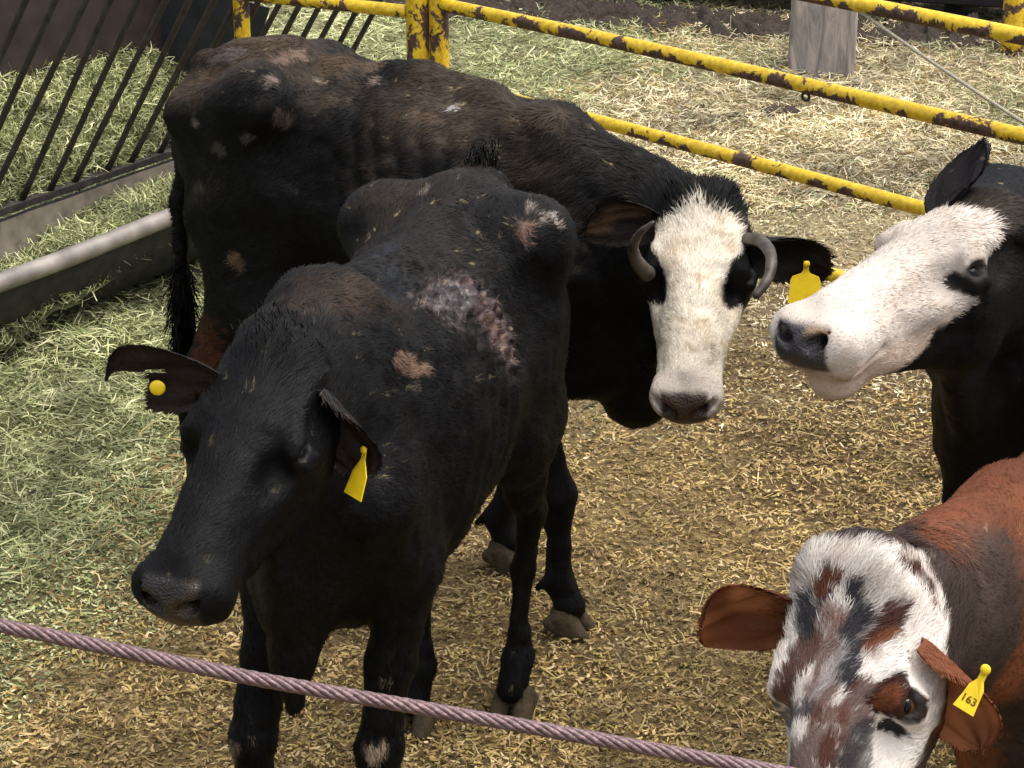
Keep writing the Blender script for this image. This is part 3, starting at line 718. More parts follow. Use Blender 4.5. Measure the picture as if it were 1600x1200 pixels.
def clod(P, r_, seed, name='dung_clod', mat=None):
    S = SDF(); rr = np.random.default_rng(seed)
    for i in range(7):
        a = rr.uniform(0, 6.28); q = np.array([math.cos(a), math.sin(a), 0]) * r_ * rr.uniform(.2, .9)
        S.ell(np.array(P) + q + [0, 0, r_ * .15], np.array((.5, .38, .26)) * r_ * rr.uniform(.7, 1.2), (1, 0, 0), (0, 1, 0), (0, 0, 1), k=r_ * .3)
    V, Q = S.mesh(r_ / 9); V = V + vnormals(V, Q) * (noise(V, 3.5 / r_, seed) * r_ * .12)[:, None]
    return mesh_obj(name, V, Q, mat or M['dung'])
M['dung'] = simple('dry_dung', (.030, .019, .013), .95, bump=.8, scale=60, var=.6)
tag(clod(ground_at(1222, 180), .075, 4), 'small dark dung clod on the pale straw beyond the gate', 'dung')
# bank of dark scraped manure beyond the gate
def manure_bank():
    a, b_ = ground_at(560, 5), ground_at(1760, 72); n, m = 420, 44
    L = np.linspace(0, 1, n); W_ = np.linspace(-1, 1, m); T, Wd = np.meshgrid(L, W_, indexing='ij')
    ax = (b_ - a); side = nrm([ax[1] * -1, ax[0], 0])
    P = a + T[..., None] * ax + side * (Wd * .42)[..., None]; P = P.reshape(-1, 3); t, w_ = T.ravel(), Wd.ravel()
    hgt = np.clip(1 - w_ ** 2, 0, 1) ** .7 * (.055 + .03 * noise(P, 2.1, 5)) * (.5 + 1.2 * np.abs(noise(P, 9, 6))) + (.035 * noise(P, 16, 7) + .030 * np.abs(noise(P, 34, 17)) + .02 * noise(P, 60, 18)) * (1 - w_ ** 2)
    P[:, 2] = hgt - .02 - .05 * w_ ** 8; P[:, :2] += np.stack([noise(P, 5, 8), noise(P, 5, 9)], 1) * .06
    I = np.arange(n * m).reshape(n, m); Q = np.stack([I[:-1, :-1], I[1:, :-1], I[1:, 1:], I[:-1, 1:]], -1).reshape(-1, 4)
    return mesh_obj('manure_bank', P, Q, M['dung'])
tag(manure_bank(), 'long low ridge of dark scraped manure beyond the yellow gate', 'manure heap')

# ------------------------------------------------------------------ far rail wall, timber post, far yellow post
def far_bunk():
    a, b_ = ground_at(800, -6), ground_at(1760, 58)
    d = nrm(b_ - a); nrm_ = np.array([-d[1], d[0], 0]); L = np.linalg.norm(b_ - a)
    root = empty('feed_bunk', tuple((a + b_) / 2)); tag(root, 'long black feed bunk on short legs behind the manure ridge', 'feed bunk')
    c = (a + b_) / 2
    v, f = box(c + [0, 0, .42], d * L / 2, nrm_ * .03, (0, 0, .30)); bevel(mesh_obj('side_board', v, f, M['black'], root, smooth=False), .01)
    v, f = box(c + nrm_ * .55 + [0, 0, .42], d * L / 2, nrm_ * .03, (0, 0, .30)); bevel(mesh_obj('side_board', v, f, M['black'], root, smooth=False), .01)
    v, f = box(c + nrm_ * .275 + [0, 0, .15], d * L / 2, nrm_ * .245, (0, 0, .02)); mesh_obj('floor_board', v, f, M['black'], root, smooth=False)
    for t in np.linspace(-.46, .46, 5):
        v, f = box(c + d * L * t + nrm_ * .275 + [0, 0, .062], d * .05, nrm_ * .22, (0, 0, .066)); mesh_obj('leg', v, f, M['black'], root, smooth=False)
far_bunk()
def timber_post():
    g = ground_at(1283, 108); root = empty('timber_post', tuple(g)); tag(root, 'thick weathered grey timber post standing in straw beyond the gate', 'post')
    n = 40; V = []; a = .175; rr = 14
    prof = []
    for k in range(4):
        for j in range(rr):
            th = k * math.pi / 2 + math.pi / 4 * 0 + (j / (rr - 1) - .5) * .5
            pass
    # square log, corner to the camera, rounded edges and a drying crack
    cor = []
    for k in range(4):
        c0 = k * math.pi / 2 + R(38)
        p = np.array([math.cos(c0), math.sin(c0)]) * a * 1.30
        for j in range(5):
            an = c0 + (j / 4 - .5) * 1.4; cor.append(p * .93 + np.array([math.cos(an), math.sin(an)]) * a * .09)
    cor = np.array(cor); m = len(cor); zs = np.linspace(-.1, 1.5, n); pts = []
    ring = []
    for k in range(m):
        p, q = cor[k], cor[(k + 1) % m]
        s_ = 1 if (k % 5) != 4 else 8
        for j in range(s_): ring.append(p + (q - p) * j / s_)
    ring = np.array(ring); m = len(ring)
    P = np.array([[g[0] + x * 1, g[1] + y * 1, z] for z in zs for x, y in ring])
    dn = noise(P * [1, 1, .25], 40, 3) * .006 + noise(P * [1, 1, .4], 12, 4) * .006
    rad = nrm(P - np.array([g[0], g[1], 0]) * 1 - np.stack([0 * dn, 0 * dn, P[:, 2]], 1)); P = P + rad * dn[:, None]
    Fc = [(i * m + j, i * m + (j + 1) % m, (i + 1) * m + (j + 1) % m, (i + 1) * m + j) for i in range(n - 1) for j in range(m)] + [tuple((n - 1) * m + j for j in range(m))]
    mesh_obj('post', P, Fc, M['grey_wood'], root)
timber_post()
def pipe_obj(name, pts, r, mat, root=None, n=16, seed=1, wob=.004): 
    v, f = tube(pts, r, n, True, wob, seed); return mesh_obj(name, v, f, mat, root)
g = ground_at(1580, 82); root = empty('fence_post', tuple(g)); tag(root, 'bright yellow steel post at the far right behind the gate', 'fence post')
pipe_obj('post', lerp_pts(g - [0, 0, .05], g + [0, 0, 1.5], 12), .062, M['yellow'], root)
v, f = tube(lerp_pts(g + [0, 0, 1.5], g + [0, 0, 1.53], 3), [.067, .067, .05], 16); mesh_obj('cap', v, f, M['yellow'], root)

# ------------------------------------------------------------------ yellow gate and side panel
G0 = np.array([-.262, 8.08, 0]); G1 = np.array([1.45, 6.27, 0]); gd = nrm(G1 - G0)
def gate():
    root = empty('pipe_gate', tuple(G0)); tag(root, 'long yellow pipe gate with chipped paint running to the right', 'gate')
    end = G1 + gd * 1.1
    for i, z in enumerate((1.33, 1.052, .768, .482)):
        n = 60; pts = np.array(lerp_pts(G0 + [0, 0, z], end + [0, 0, z - .006], n)); pts[:, 2] += .006 * np.sin(np.linspace(0, 5 + i, n))
        pipe_obj('rail', pts, (.0245 if i < 2 else .0225), M['yellow'], root, seed=i)
    pipe_obj('stile', lerp_pts(G0 + [0, 0, .40], G0 + [0, 0, 1.42], 20), .036, M['yellow'], root, seed=7)
    pipe_obj('stile', lerp_pts(end + [0, 0, .40], end + [0, 0, 1.42], 20), .034, M['yellow'], root, seed=8)
    # small welded link under the second rail
    t = G0 + gd * (.68 * np.linalg.norm(G1 - G0)); c = t + [0, 0, 1.052 - .036]
    pts = [c + gd * .014 * math.cos(a) + np.array([0, 0, 1]) * .012 * math.sin(a) for a in np.linspace(0, 2 * math.pi, 18)]
    pipe_obj('link', pts, .0045, M['rust_dark'], root, 8)
gate()
p0 = G0 + np.array([-.077, .012, 0])
root = empty('gate_post', tuple(p0)); tag(root, 'rusty yellow steel post standing next to the gate end', 'fence post')
pipe_obj('post', lerp_pts(p0 - [0, 0, .05], p0 + [0, 0, 1.6], 24), .041, M['yellow'], root, seed=3)
for z in (.62, 1.22):
    v, f = tube(lerp_pts(p0 + [0, 0, z - .03], p0 + [0, 0, z + .03], 3), .041, 16); mesh_obj('hinge_band', v, f, M['rust_dark'], root)
pl = at(378, 40, 8.42); pl[2] = 0
root = empty('pipe_fence', tuple(pl)); tag(root, 'yellow pipe fence panel between the hay rack and gate post', 'fence')
e1 = p0 + np.array([-.036, .01, 0])
for i, z in enumerate((1.34, 1.02, .72, .42)):
    n = 30; pts = np.array(lerp_pts(pl + [0, 0, z], e1 + [0, 0, z], n)); pipe_obj('rail', pts, .024, M['yellow'], root, seed=20 + i)
pipe_obj('post', lerp_pts(pl - [0, 0, .05], pl + [0, 0, 1.5], 20), .031, M['yellow'], root, seed=30)
# thin rope tied to the top rail
ra = atz(1343, 18, 6.95); ra = G0 + gd * (.735 * np.linalg.norm(G1 - G0)) + [0, 0, 1.33]; rb = atz(1600, 192, 6.3); rc = rb + (rb - ra) * .35 - [0, 0, .03]
pts = [ra, ra * .5 + rb * .5 - [0, 0, .006], rb, rc]; pts = [ra + (rb - ra) * t - np.array([0, 0, .02]) * t * (1 - t) for t in np.linspace(0, 1.35, 24)]
o = pipe_obj('tie_rope', pts, .0052, M['rope'], n=10); tag(o, 'thin pale rope tied to the top rail of the gate', 'rope')

# ------------------------------------------------------------------ hay rack and trough
O0 = at(0, 452, 7.1); O0[2] = 0; E = nrm([.53, .85, 0]); Nn_ = np.array([-E[1], E[0], 0])
def fp(s_, n_, z): return O0 + E * s_ + Nn_ * n_ + np.array([0, 0, z])
def trough():
    root = empty('feed_trough', tuple(fp(.5, .25, 0))); tag(root, 'long half round metal feed trough with worn shiny lip', 'feed trough')
    s0, s1, ns = -1.6, 1.55, 60
    prof = [(0.0, .315), (.012, .27), (.05, .17), (.13, .075), (.24, .04), (.36, .06), (.44, .14), (.485, .25), (.50, .335)]
    prof2 = [(.475, .335), (.462, .25), (.42, .155), (.35, .083), (.24, .062), (.14, .097), (.068, .185), (.032, .27), (.022, .315)]
    pr = [(a, b) for a, b in prof]; V = []; 
    def sweep(pr, mat, name, wob=.004):
        P = np.array([fp(s_, a, b) for s_ in np.linspace(s0, s1, ns) for a, b in pr]); m = len(pr)
        P = P + np.stack([noise(P, 5, 1), noise(P, 5, 2), noise(P, 5, 3)], 1) * wob
        I = np.arange(ns * m).reshape(ns, m); Q = np.stack([I[:-1, :-1], I[:-1, 1:], I[1:, 1:], I[1:, :-1]], -1).reshape(-1, 4); return mesh_obj(name, P, Q, mat, root)
    sweep(prof, M['trough_out'], 'outer_wall'); sweep(prof2, M['trough_in'], 'inner_wall')
    n = 50; pts = np.array([fp(s_, .012, .325) for s_ in np.linspace(s0, s1, n)]); pts[:, 2] += .003 * np.sin(np.arange(n) * .37)
    pipe_obj('lip', pts, .033, M['lip'], root, 18, wob=.006)
    for s_ in (s0, s1):
        c = [fp(s_, a, b) for a, b in prof]; mid = fp(s_, .25, .33); V = c + [mid]; Fc = [(i, i + 1, len(c)) for i in range(len(c) - 1)]
        o = mesh_obj('end_plate', V, Fc, M['trough_out'], root, smooth=False); md = o.modifiers.new('s', 'SOLIDIFY'); md.thickness = .006
    for s_ in (-.9, .1, 1.1):
        v, f = box(fp(s_, .24, .018), E * .03, Nn_ * .16, (0, 0, .024)); mesh_obj('foot', v, f, M['rust_dark'], root, smooth=False)
trough()
def rack():
    root = empty('hay_rack', tuple(fp(1.0, .8, 0))); tag(root, 'dark steel hay rack with slanting bars above the trough', 'hay rack')
    a, b_ = fp(-1.7, .545, .345), fp(2.70, .545, .345)
    v, f = box((a + b_) / 2, (b_ - a) / 2, Nn_ * .022, (0, 0, .014)); bevel(mesh_obj('bottom_rail', v, f, M['rust_dark'], root, smooth=False), .003)
    a, b_ = fp(-1.7, -.10, 1.42), fp(2.75, -.10, 1.42); pipe_obj('top_rail', lerp_pts(a, b_, 30), .028, M['rust_dark'], root)
    for i, s_ in enumerate(np.arange(-1.55, 2.68, .158)):
        q = .018 * math.sin(i * 2.3) + .010 * math.sin(i * 5.1)
        pipe_obj('bar', lerp_pts(fp(s_ + q, .545, .35), fp(s_ - q + .06, -.10, 1.41), 14), .0115, M['rust_dark'], root, 10, seed=i, wob=.03)
    # sheet metal back and end
    A, B = at(-330, 205, 9.0), at(352, 62, 9.62)
    zb = .62
    A = at(-420, 250, 8.0); 
    A = fp(-.9, 1.12, zb); B = fp(2.36, .90, zb)
    hv = np.array([0, 0, .52]); c = (A + B) / 2 + hv; o = mesh_obj('back_sheet', *box(c, (B - A) / 2, Nn_ * .004, hv), M['panel'], root, smooth=False); bevel(o, .002)
    pipe_obj('sheet_edge', lerp_pts(B + [0, 0, 0], B + hv * 2, 8), .012, M['lip'], root, 8)
    A, B = fp(1.95, .50, .38), fp(1.95, 1.02, .62); V = [fp(1.95, .57, .37), fp(1.95, 1.10, .37), fp(1.95, 1.10, .95), fp(1.95, .36, .86)]
    o = mesh_obj('end_sheet', V, [(0, 1, 2, 3)], M['blue_panel'], root, smooth=False); md = o.modifiers.new('s', 'SOLIDIFY'); md.thickness = .006
    for s_ in (-1.5, 2.66):
        pipe_obj('leg', lerp_pts(fp(s_, .62, 0), fp(s_, .58, .34), 4), .022, M['rust_dark'], root); pipe_obj('leg', lerp_pts(fp(s_, 1.16, 0), fp(s_, 1.16, 1.2), 4), .022, M['rust_dark'], root)
rack()
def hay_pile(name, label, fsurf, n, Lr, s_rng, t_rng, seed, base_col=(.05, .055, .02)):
    """fsurf(s,t) -> point on the pile's skin"""
    r = np.random.default_rng(seed)
    ss, tt = np.meshgrid(np.linspace(*s_rng, 120), np.linspace(*t_rng, 40), indexing='ij'); P = fsurf(ss.ravel(), tt.ravel())
    P[:, 2] += .02 * noise(P, 14, seed) ; I = np.arange(len(P)).reshape(120, 40); Q = np.stack([I[:-1, :-1], I[:-1, 1:], I[1:, 1:], I[1:, :-1]], -1).reshape(-1, 4)
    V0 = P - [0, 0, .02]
    s_ = r.uniform(*s_rng, n); t_ = r.uniform(*t_rng, n); P = fsurf(s_, t_); P[:, 2] += r.uniform(-.02, .03, n) + .02 * noise(P, 14, seed)
    P += r.normal(0, .01, P.shape)
    c = PAL_GRN[r.integers(0, len(PAL_GRN), n)] * r.uniform(.55, 1.2, (n, 1)) * np.clip(1 + .5 * noise(P, 9, seed + 2), .5, 1.5)[:, None]
    st = strips(P, r.uniform(0, 6.28, n), r.uniform(*Lr, n), r.uniform(.001, .0028, n), r.normal(-.15, .5, n), r.uniform(-1.5, 1.5, n), np.clip(c, 0, .8), name, M['straw'], seed=seed)
    me = st.data; nv = len(me.vertices)
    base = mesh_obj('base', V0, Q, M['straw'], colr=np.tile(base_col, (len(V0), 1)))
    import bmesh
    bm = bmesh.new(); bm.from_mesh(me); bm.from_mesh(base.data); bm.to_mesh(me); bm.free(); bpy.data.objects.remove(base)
    tag(st, label, 'hay', kind='stuff'); return st
hay_pile('rack_hay', 'green hay heaped behind the slanting bars of the rack', lambda s_, t_: np.array([0, 0, 0]) + O0 + E * s_[:, None] + Nn_ * (.56 + .56 * t_)[:, None] + np.array([0, 0, 1.]) * (.35 + .42 * t_ ** .8 + .05 * np.sin(s_ * 4) * t_ - .10 * sstep(s_, 1.3, 1.95) * t_ + .10 * (1 - sstep(s_, -.8, .2)) * 0)[:, None], 60000, (.03, .10), (-1.6, 1.9), (0, 1), 41)
hay_pile('trough_hay', 'loose green hay lying along the bottom of the trough', lambda s_, t_: O0 + E * s_[:, None] + Nn_ * (.05 + .42 * t_)[:, None] + np.array([0, 0, 1.]) * (.10 + .15 * sstep(s_ + .1 * np.sin(t_ * 6), -.1, 1.1) + .04 * np.sin(t_ * 3))[:, None], 16000, (.03, .09), (-.45, 1.5), (0, 1), 43)

# ------------------------------------------------------------------ steel cable in the foreground
def cable():
    ctrl = [atz(-2200, 700, 2.19), atz(-900, 825, 2.19), atz(-260, 935, 2.19), atz(0, 977, 2.19), atz(400, 1061, 2.19), atz(800, 1131, 2.19), atz(1200, 1203, 2.19), atz(1500, 1258, 2.19), atz(2300, 1400, 2.19), atz(3300, 1580, 2.19)]
    n = 2200; T = np.linspace(0, 9, n); C = np.array([[np.interp(t, range(10), [c[k] for c in ctrl]) for k in range(3)] for t in T])
    ker = np.ones(61) / 61; Cs = np.stack([np.convolve(np.pad(C[:, k], 30, mode='reflect', reflect_type='odd'), ker, 'valid') for k in range(3)], 1)
    ax = nrm(np.gradient(Cs, axis=0)); A = nrm(np.cross(ax, [0, 0, 1.])); B = np.cross(ax, A)
    Ls = np.r_[0, np.cumsum(np.linalg.norm(np.diff(Cs, axis=0), axis=1))]
    root = empty('steel_cable', tuple(Cs[n // 2])); tag(root, 'thick twisted reddish grey steel cable crossing the foreground', 'cable')
    V, Fc = tube(Cs, .0040, 8); mesh_obj('core', V, Fc, M['cable'], root)
    for k in range(6):
        ph = 2 * math.pi * (Ls / .075 + k / 6)
        path = Cs + (A * np.cos(ph)[:, None] + B * np.sin(ph)[:, None]) * .0044
        V, Fc = tube(path, .0029, 8); mesh_obj('strand', V, Fc, M['cable'], root)
cable()

# ================================================================== THE COWS
def black_coat(V, dust_amt, dust_seed=3, brown=DUST):
    n = fbm(V, 5, dust_seed, 3); c = np.tile(BLACK, (len(V), 1)) * (1 + .25 * noise(V, 30, 8))[:, None]
    return mix(c, brown, np.clip(dust_amt * (.6 + .8 * n), 0, 1))
# ---- front black heifer
bA = body_frame(-.217, 4.46, (-.335, -.942))
PA = at(425, 552, 3.74); MA = at(272, 868, 3.42); hA = head_frame(PA, MA, .965, 0)
legsA = dict(fl=(.455, .105), fr=(.53, -.145), hl=(-.42, .09), hr=(-.28, -.11))
neckA = [(bA(.42, 0, 1.10), (.135, .23)), (bA(.60, 0, 1.13), (.125, .20)), (hA(.07, 0, -.115), (.095, .125))]
def extraA(S):
    S.seg(bA(.56, 0, .92), bA(.60, 0, .64), (.075, .10), (.035, .06), up=bA.f, k=.08)      # brisket
    S.seg(hA(.20, 0, -.20), bA(.63, 0, .80), (.022, .05), (.030, .07), k=.08)              # dewlap
    S.seg(bA(.60, .0, .66), bA(.61, 0, .545), (.04, .05), (.018, .025), up=bA.f, k=.05)
    S.seg(bA(.10, 0, .66), bA(.02, 0, .56), .05, .02, k=.06)
earsA = [dict(base=hA(.035, .088, -.045), tip_dir=nrm(np.array([.30, .0, -1.])), open_dir=nrm(np.array([-.40, -1., .10])), L=.170, Wd=.062, bend=(.03, 0, -.0), cup=.95),
         dict(base=hA(.065, -.080, -.040), tip_dir=nrm([-1, .05, .10]), open_dir=nrm(np.array([-.05, -1, -.25])), L=.215, Wd=.066, bend=(0, 0, -.01), cup=.55, blunt=9, notch=[(.68, 1.1, -1.1, .14), (.50, .70, .02, .20), (.0, .26, -1.1, -.35)])]
def dispA(V, Nn, bc, hc, ih):
    sf = Surf(V, Nn); w_ = stroke_mask(V, sf, [(680, 465, .045), (742, 455, .058), (795, 535, .050)], 5, .02, .02)
    halo = stroke_mask(V, sf, [(600, 400, .06), (660, 420, .08), (760, 500, .11), (800, 560, .08)], 15, .03, .03)
    bf, bl, bz = bc; fold = (1 - ih) * sstep(bf, .25, .45) * sstep(bz, .6, .8) * .006 * noise(np.stack([bf * 34, bl * 20, bz * 9], 1), 1., 63)
    return w_ * (.010 + .012 * noise(V, 55, 31) + .008 * noise(V, 120, 32)) + halo * (1 - w_) * (.004 * noise(V, 45, 41) + .003 * noise(V, 95, 42)) + fold
def colA(V, Nn, bc, hc, ih, reg, sf):
    bf, bl, bz = bc; hf, hl, hu = hc
    top = sstep(Nn[:, 2], .2, .9) * (1 - ih) * (bz > 1)
    c = black_coat(V, .16 * top)
    c = mix(c, (.075, .045, .026), stroke_mask(V, sf, [(470, 455, .05), (560, 450, .05), (620, 470, .03)], 8, .03, .03) * .20)
    c = mix(c, (.020, .024, .034), stroke_mask(V, sf, [(590, 390, .04), (620, 440, .04)], 18, .04, .05) * sstep(noise(V, 50, 77), -.5, .5) * .8)
    wd = stroke_mask(V, sf, [(680, 465, .045), (742, 455, .058), (795, 535, .050)], 5, .012, .03)
    nn = noise(V, 80, 12); wc = mix(mix(np.tile((.035, .022, .025), (len(V), 1)), (.14, .108, .095), sstep(nn + noise(V, 160, 13) * .6, .3, .9) * .45), (.15, .10, .075), sstep(noise(V, 70, 15) + .4 * noise(V, 150, 17), .5, .8))
    wc = mix(wc, (.08, .03, .025), sstep(noise(V, 30, 19), .45, .7) * .25)
    c = mix(c, wc, wd)
    core = stroke_mask(V, sf, [(696, 468, .042), (732, 452, .044)], 6, .010, .014); c = mix(c, mix(np.tile((.030, .024, .028), (len(V), 1)), (.17, .138, .132), sstep(nn + .5 * noise(V, 170, 16), .0, .8)), core)
    for pts, k_, cc in [([(828, 315, .010), (850, 335, .009)], .8, (.20, .165, .14)), ([(868, 330, .008), (880, 350, .007)], .9, (.26, .22, .19)), ([(822, 345, .012), (826, 370, .012)], .7, (.14, .085, .06)),
                        ([(628, 568, .014), (648, 566, .020), (668, 570, .010)], .9, (.13, .080, .058)), ([(655, 605, .012)], .4, (.08, .068, .064)), ([(770, 500, .014), (790, 540, .014)], .5, (.13, .08, .055)),
                        ([(355, 1170, .015), (352, 1192, .012)], .85, (.24, .18, .12)), ([(575, 1175, .019), (590, 1178, .016)], .9, (.26, .20, .14)), ([(600, 1068, .006)], .9, (.3, .26, .2)), ([(658, 295, .008)], .6, (.2, .16, .14))]:
        c = mix(c, cc, stroke_mask(V, sf, pts, 5, .006, .010) * k_)
    nm = nose_mask(hf, hl, hu); c = mix(c, (.016, .013, .012), nm)
    c = mix(c, (.050, .036, .024), nm * sstep(noise(V, 25, 6), -.3, .5) * .7)
    c[reg > 0] = (.014, .011, .011); c[reg == 2] = (.020, .013, .011)
    ln = 1 + .5 * sstep(hf, .14, .02) * ih; dens = (1 - nm) * (1 - .7 * wd) * (1 - .6 * core); ln = ln * np.where(reg > 0, .6, 1)
    gl = nm * .75 + .25 * wd
    return c, dens, ln, gl
def tuftA(sf, h, b):
    P0 = np.array([b(-.50 + .02 * i, .008 * ((i % 3) - 1), 1.345) for i in range(5)]); return tuft_hairs(P0, np.tile(nrm([-.05, .1, 1.]), (5, 1)), .032, 600, .016, BLACK * 1.5, 3, .0011, .4)
def tuftA2(sf, h, b):
    P0 = np.array([h(-.02 - .01 * i, .02 * (j - 1.5), -.005) for i in range(3) for j in range(4)]); return tuft_hairs(P0, np.tile(nrm(-h.f * .6 + h.u * .5 - h.l * .3), (12, 1)), .022, 700, .025, (.010, .009, .008), 4, .0008, .3)
cowA, sfA, eA = build_cow('cow', 'black hornless cow in front with a scabby wound on its back', bA, hA, legsA, neckA, earsA, colA, headkw=dict(width=1.13, jowl=1.10, mz=1.22, eye_open=.55), bodykw=dict(thin=1.0, hump=-.01), extra=extraA, fur_n=180000, furw=.0011, tufts=(tuftA, tuftA2), dispfn=dispA, furlen=.019, jit=.6)
add_eyes(cowA, hA, 1.13)
c = eA[0]; P = c[20, 14] + nrm([-.2, -1, 0]) * .012
ear_tag(cowA, at(570, 703, c[20, 14][1] - .03), (-.16, -.05, -1.), (-.75, -.65, .05), .088, .050, shape='wedge')
c = eA[1]; P = at(246, 606, c[14, 14][1] - .015)
s_ = sphere(P, (.0145, .0145, .005), (1, 0, 0), (0, 0, 1), (0, -1, 0), 20, 10); mesh_obj('ear_button', s_[0], s_[1], M['tag'], cowA)

# ---- back black cow with the white face
bB = body_frame(-.30, 5.56, (.93, -.37))
PB = at(1096, 312, 5.04); MB = at(1068, 600, 4.72); hB = head_frame(PB, MB, 1.0, 2)
legsB = dict(fl=(.22, .19), fr=(.52, -.125), hl=(-.40, .13), hr=(-.50, -.13))
neckB = [(bB(.40, 0, 1.08), (.15, .25)), (at(985, 384, 5.30), (.130, .232)), (at(1050, 390, 5.20), (.115, .18)), (hB(.06, 0, -.115), (.090, .120))]
def extraB(S):
    S.seg(bB(.52, 0, .95), bB(.66, 0, .62), (.10, .13), (.065, .085), up=bB.f, k=.08)
    S.seg(at(1010, 520, 5.22), bB(.66, 0, .66), (.05, .09), (.05, .09), k=.08)
    S.seg(bB(.45, -.10, 1.0), bB(.56, -.10, .72), (.10, .12), (.07, .09), up=bB.f, k=.08)
    tl = [(bB(-.53, 0, 1.27), .034), (bB(-.585, .0, 1.18), .028), (bB(-.605, -.02, 1.0), .020), (bB(-.61, -.03, .75), .015), (bB(-.61, -.03, .55), .010)]
    limb(S, tl, k=.03)
def horn(root, pts, r0, tp=.72, name='horn'):
    pts = np.array(pts); T = np.linspace(0, 1, 40); k = np.linspace(0, 1, len(pts)); P = np.array([[np.interp(t, k, pts[:, i]) for i in range(3)] for t in T])
    ker = np.ones(9) / 9; P = np.stack([np.convolve(np.pad(P[:, i], 4, mode='reflect', reflect_type='odd'), ker, 'valid') for i in range(3)], 1)
    r_ = r0 * (1 - tp * T ** 1.3) * (1 + .06 * np.sin(T * 75) * (1 - T) + .03 * np.sin(T * 31 + 1)); r_[-1] *= .4; v, f = tube(P, r_, 20, True, .01, 2); return mesh_obj(name, v, f, M['horn'], root)
earsB = [dict(base=hB(.088, .100, -.055), tip_dir=nrm(np.array([1, -.05, -.24])), open_dir=nrm([.12, -1, -.35]), L=.205, Wd=.062, bend=(0, 0, -.01), cup=1.0),
         dict(base=hB(.045, -.092, -.045), tip_dir=nrm(np.array([-1, -.25, .16])), open_dir=nrm([-.2, -1, -.25]), L=.185, Wd=.062, bend=(0, 0, -.02), cup=.7)]
def colB(V, Nn, bc, hc, ih, reg, sf):
    bf, bl, bz = bc; hf, hl, hu = hc
    ridge = sstep(Nn[:, 2], .05, .75) * (bz > .95) * (1 - ih)
    c = black_coat(V, .80 * ridge * (1 - .8 * sstep(bf, .45, .7)) + .01, 3, np.array((.050, .033, .021)))
    c = mix(c, (.085, .056, .035), sstep(fbm(V, 9, 44, 3), .25, .7) * ridge * .6 * (1 - sstep(bf, .35, .6)))
    for pts, k_, cc in [([(445, 187, .020), (455, 192, .014)], .8, (.16, .12, .10)), ([(335, 236, .022), (345, 240, .014)], .8, (.13, .115, .10)), ([(362, 408, .022), (370, 418, .014)], .8, (.20, .125, .07)),
                        ([(428, 120, .014)], .9, (.34, .26, .22)), ([(440, 90, .02), (470, 78, .02)], .7, (.26, .17, .13)), ([(330, 88, .014), (370, 82, .014)], .6, (.2, .16, .15)), ([(497, 120, .010)], .9, (.34, .27, .22)),
                        ([(590, 120, .014)], .7, (.27, .20, .16)), ([(708, 158, .010)], 1, (.45, .42, .42)), ([(298, 192, .012)], .8, (.25, .23, .2)), ([(388, 222, .012)], .7, (.15, .14, .13)), ([(902, 648, .013), (915, 645, .010)], .9, (.38, .33, .27)),
                        ([(915, 340, .012)], .6, (.2, .15, .1))]:
        c = mix(c, cc, stroke_mask(V, sf, pts, 9, .007, .014) * k_ * .62)
    rd = stroke_mask(V, sf, [(318, 520, .05), (322, 600, .05)], 9, .02, .03); c = mix(c, (.07, .025, .012), rd * .7)
    n = noise(V, 38, 5) * .010 + noise(V, 110, 6) * .007
    al = np.abs(hl)
    top = .022 + np.clip(al - .03, 0, 1) * .50 - .022 * np.exp(-(hl / .012) ** 2)
    w_ = sstep(hf + n, top - .006, top + .008) * (1 - sstep(al + n, .098, .106) * (1 - sstep(hf, .25, .34)))
    w_ = w_ * (1 - sstep(-hu + n, .095, .11) * (1 - sstep(hf, .22, .36)))
    ex = (hf - .178) * .94 - (al - .100) * -.34; ey = (al - .106) * .94 + (hf - .178) * .34
    eye = 1 - sstep(np.sqrt((ex / .054) ** 2 + (ey / .031) ** 2) + n * 9, .9, 1.1); w_ = w_ * (1 - eye)
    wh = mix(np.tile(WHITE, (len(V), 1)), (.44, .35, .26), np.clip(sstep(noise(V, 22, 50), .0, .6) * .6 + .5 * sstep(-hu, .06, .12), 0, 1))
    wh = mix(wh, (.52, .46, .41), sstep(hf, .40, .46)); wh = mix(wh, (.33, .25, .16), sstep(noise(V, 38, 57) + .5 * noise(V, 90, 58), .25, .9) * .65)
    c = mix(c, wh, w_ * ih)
    nm = nose_mask(hf, hl, hu, -.024, -.112, .052); c = mix(c, (.050, .028, .022), nm)
    c = mix(c, (.20, .10, .075), nm * sstep(-hu, .09, .11) * .6)
    c[reg > 0] = (.013, .012, .012); m = (reg == 2); c[m] = mix(np.tile((.020, .015, .013), (m.sum(), 1)), (.10, .06, .035), sstep(noise(V[m], 26, 3), .2, .5) * (hl[m] < 0) * .8)
    ln = (1 - .35 * w_) * (1 + .9 * sstep(hf, .10, .0) * ih) * np.where(reg > 0, .8, 1) * (1 + .6 * sstep(bf, .2, .5) * (bz > 1.1) * (1 - ih)); dens = (1 - nm) * (1 + 1.2 * w_ * ih)
    return c, dens, ln, nm * .8
def tuftB(sf, h, b):
    P0 = np.array([h(.0 - .012 * i, .020 * (j - 2.5), -.005 - .01 * i) for i in range(3) for j in range(6)]); d = np.array([nrm(-h.f * .9 + h.u * .3 + h.l * (.25 * (j - 2.5))) for i in range(3) for j in range(6)])
    return tuft_hairs(P0, d, .040, 1800, .014, BLACK * 1.2, 4, .0011, .2)
def tuftB2(sf, h, b):
    t = np.linspace(0, 1, 30)[:, None]; P0 = b(-.61, -.03, .82) * (1 - t) + b(-.61, -.03, .55) * t; return tuft_hairs(P0, np.tile(nrm([-.06, 0, -1.]), (30, 1)), .13, 1800, .012, BLACK, 5, .0013, .05)
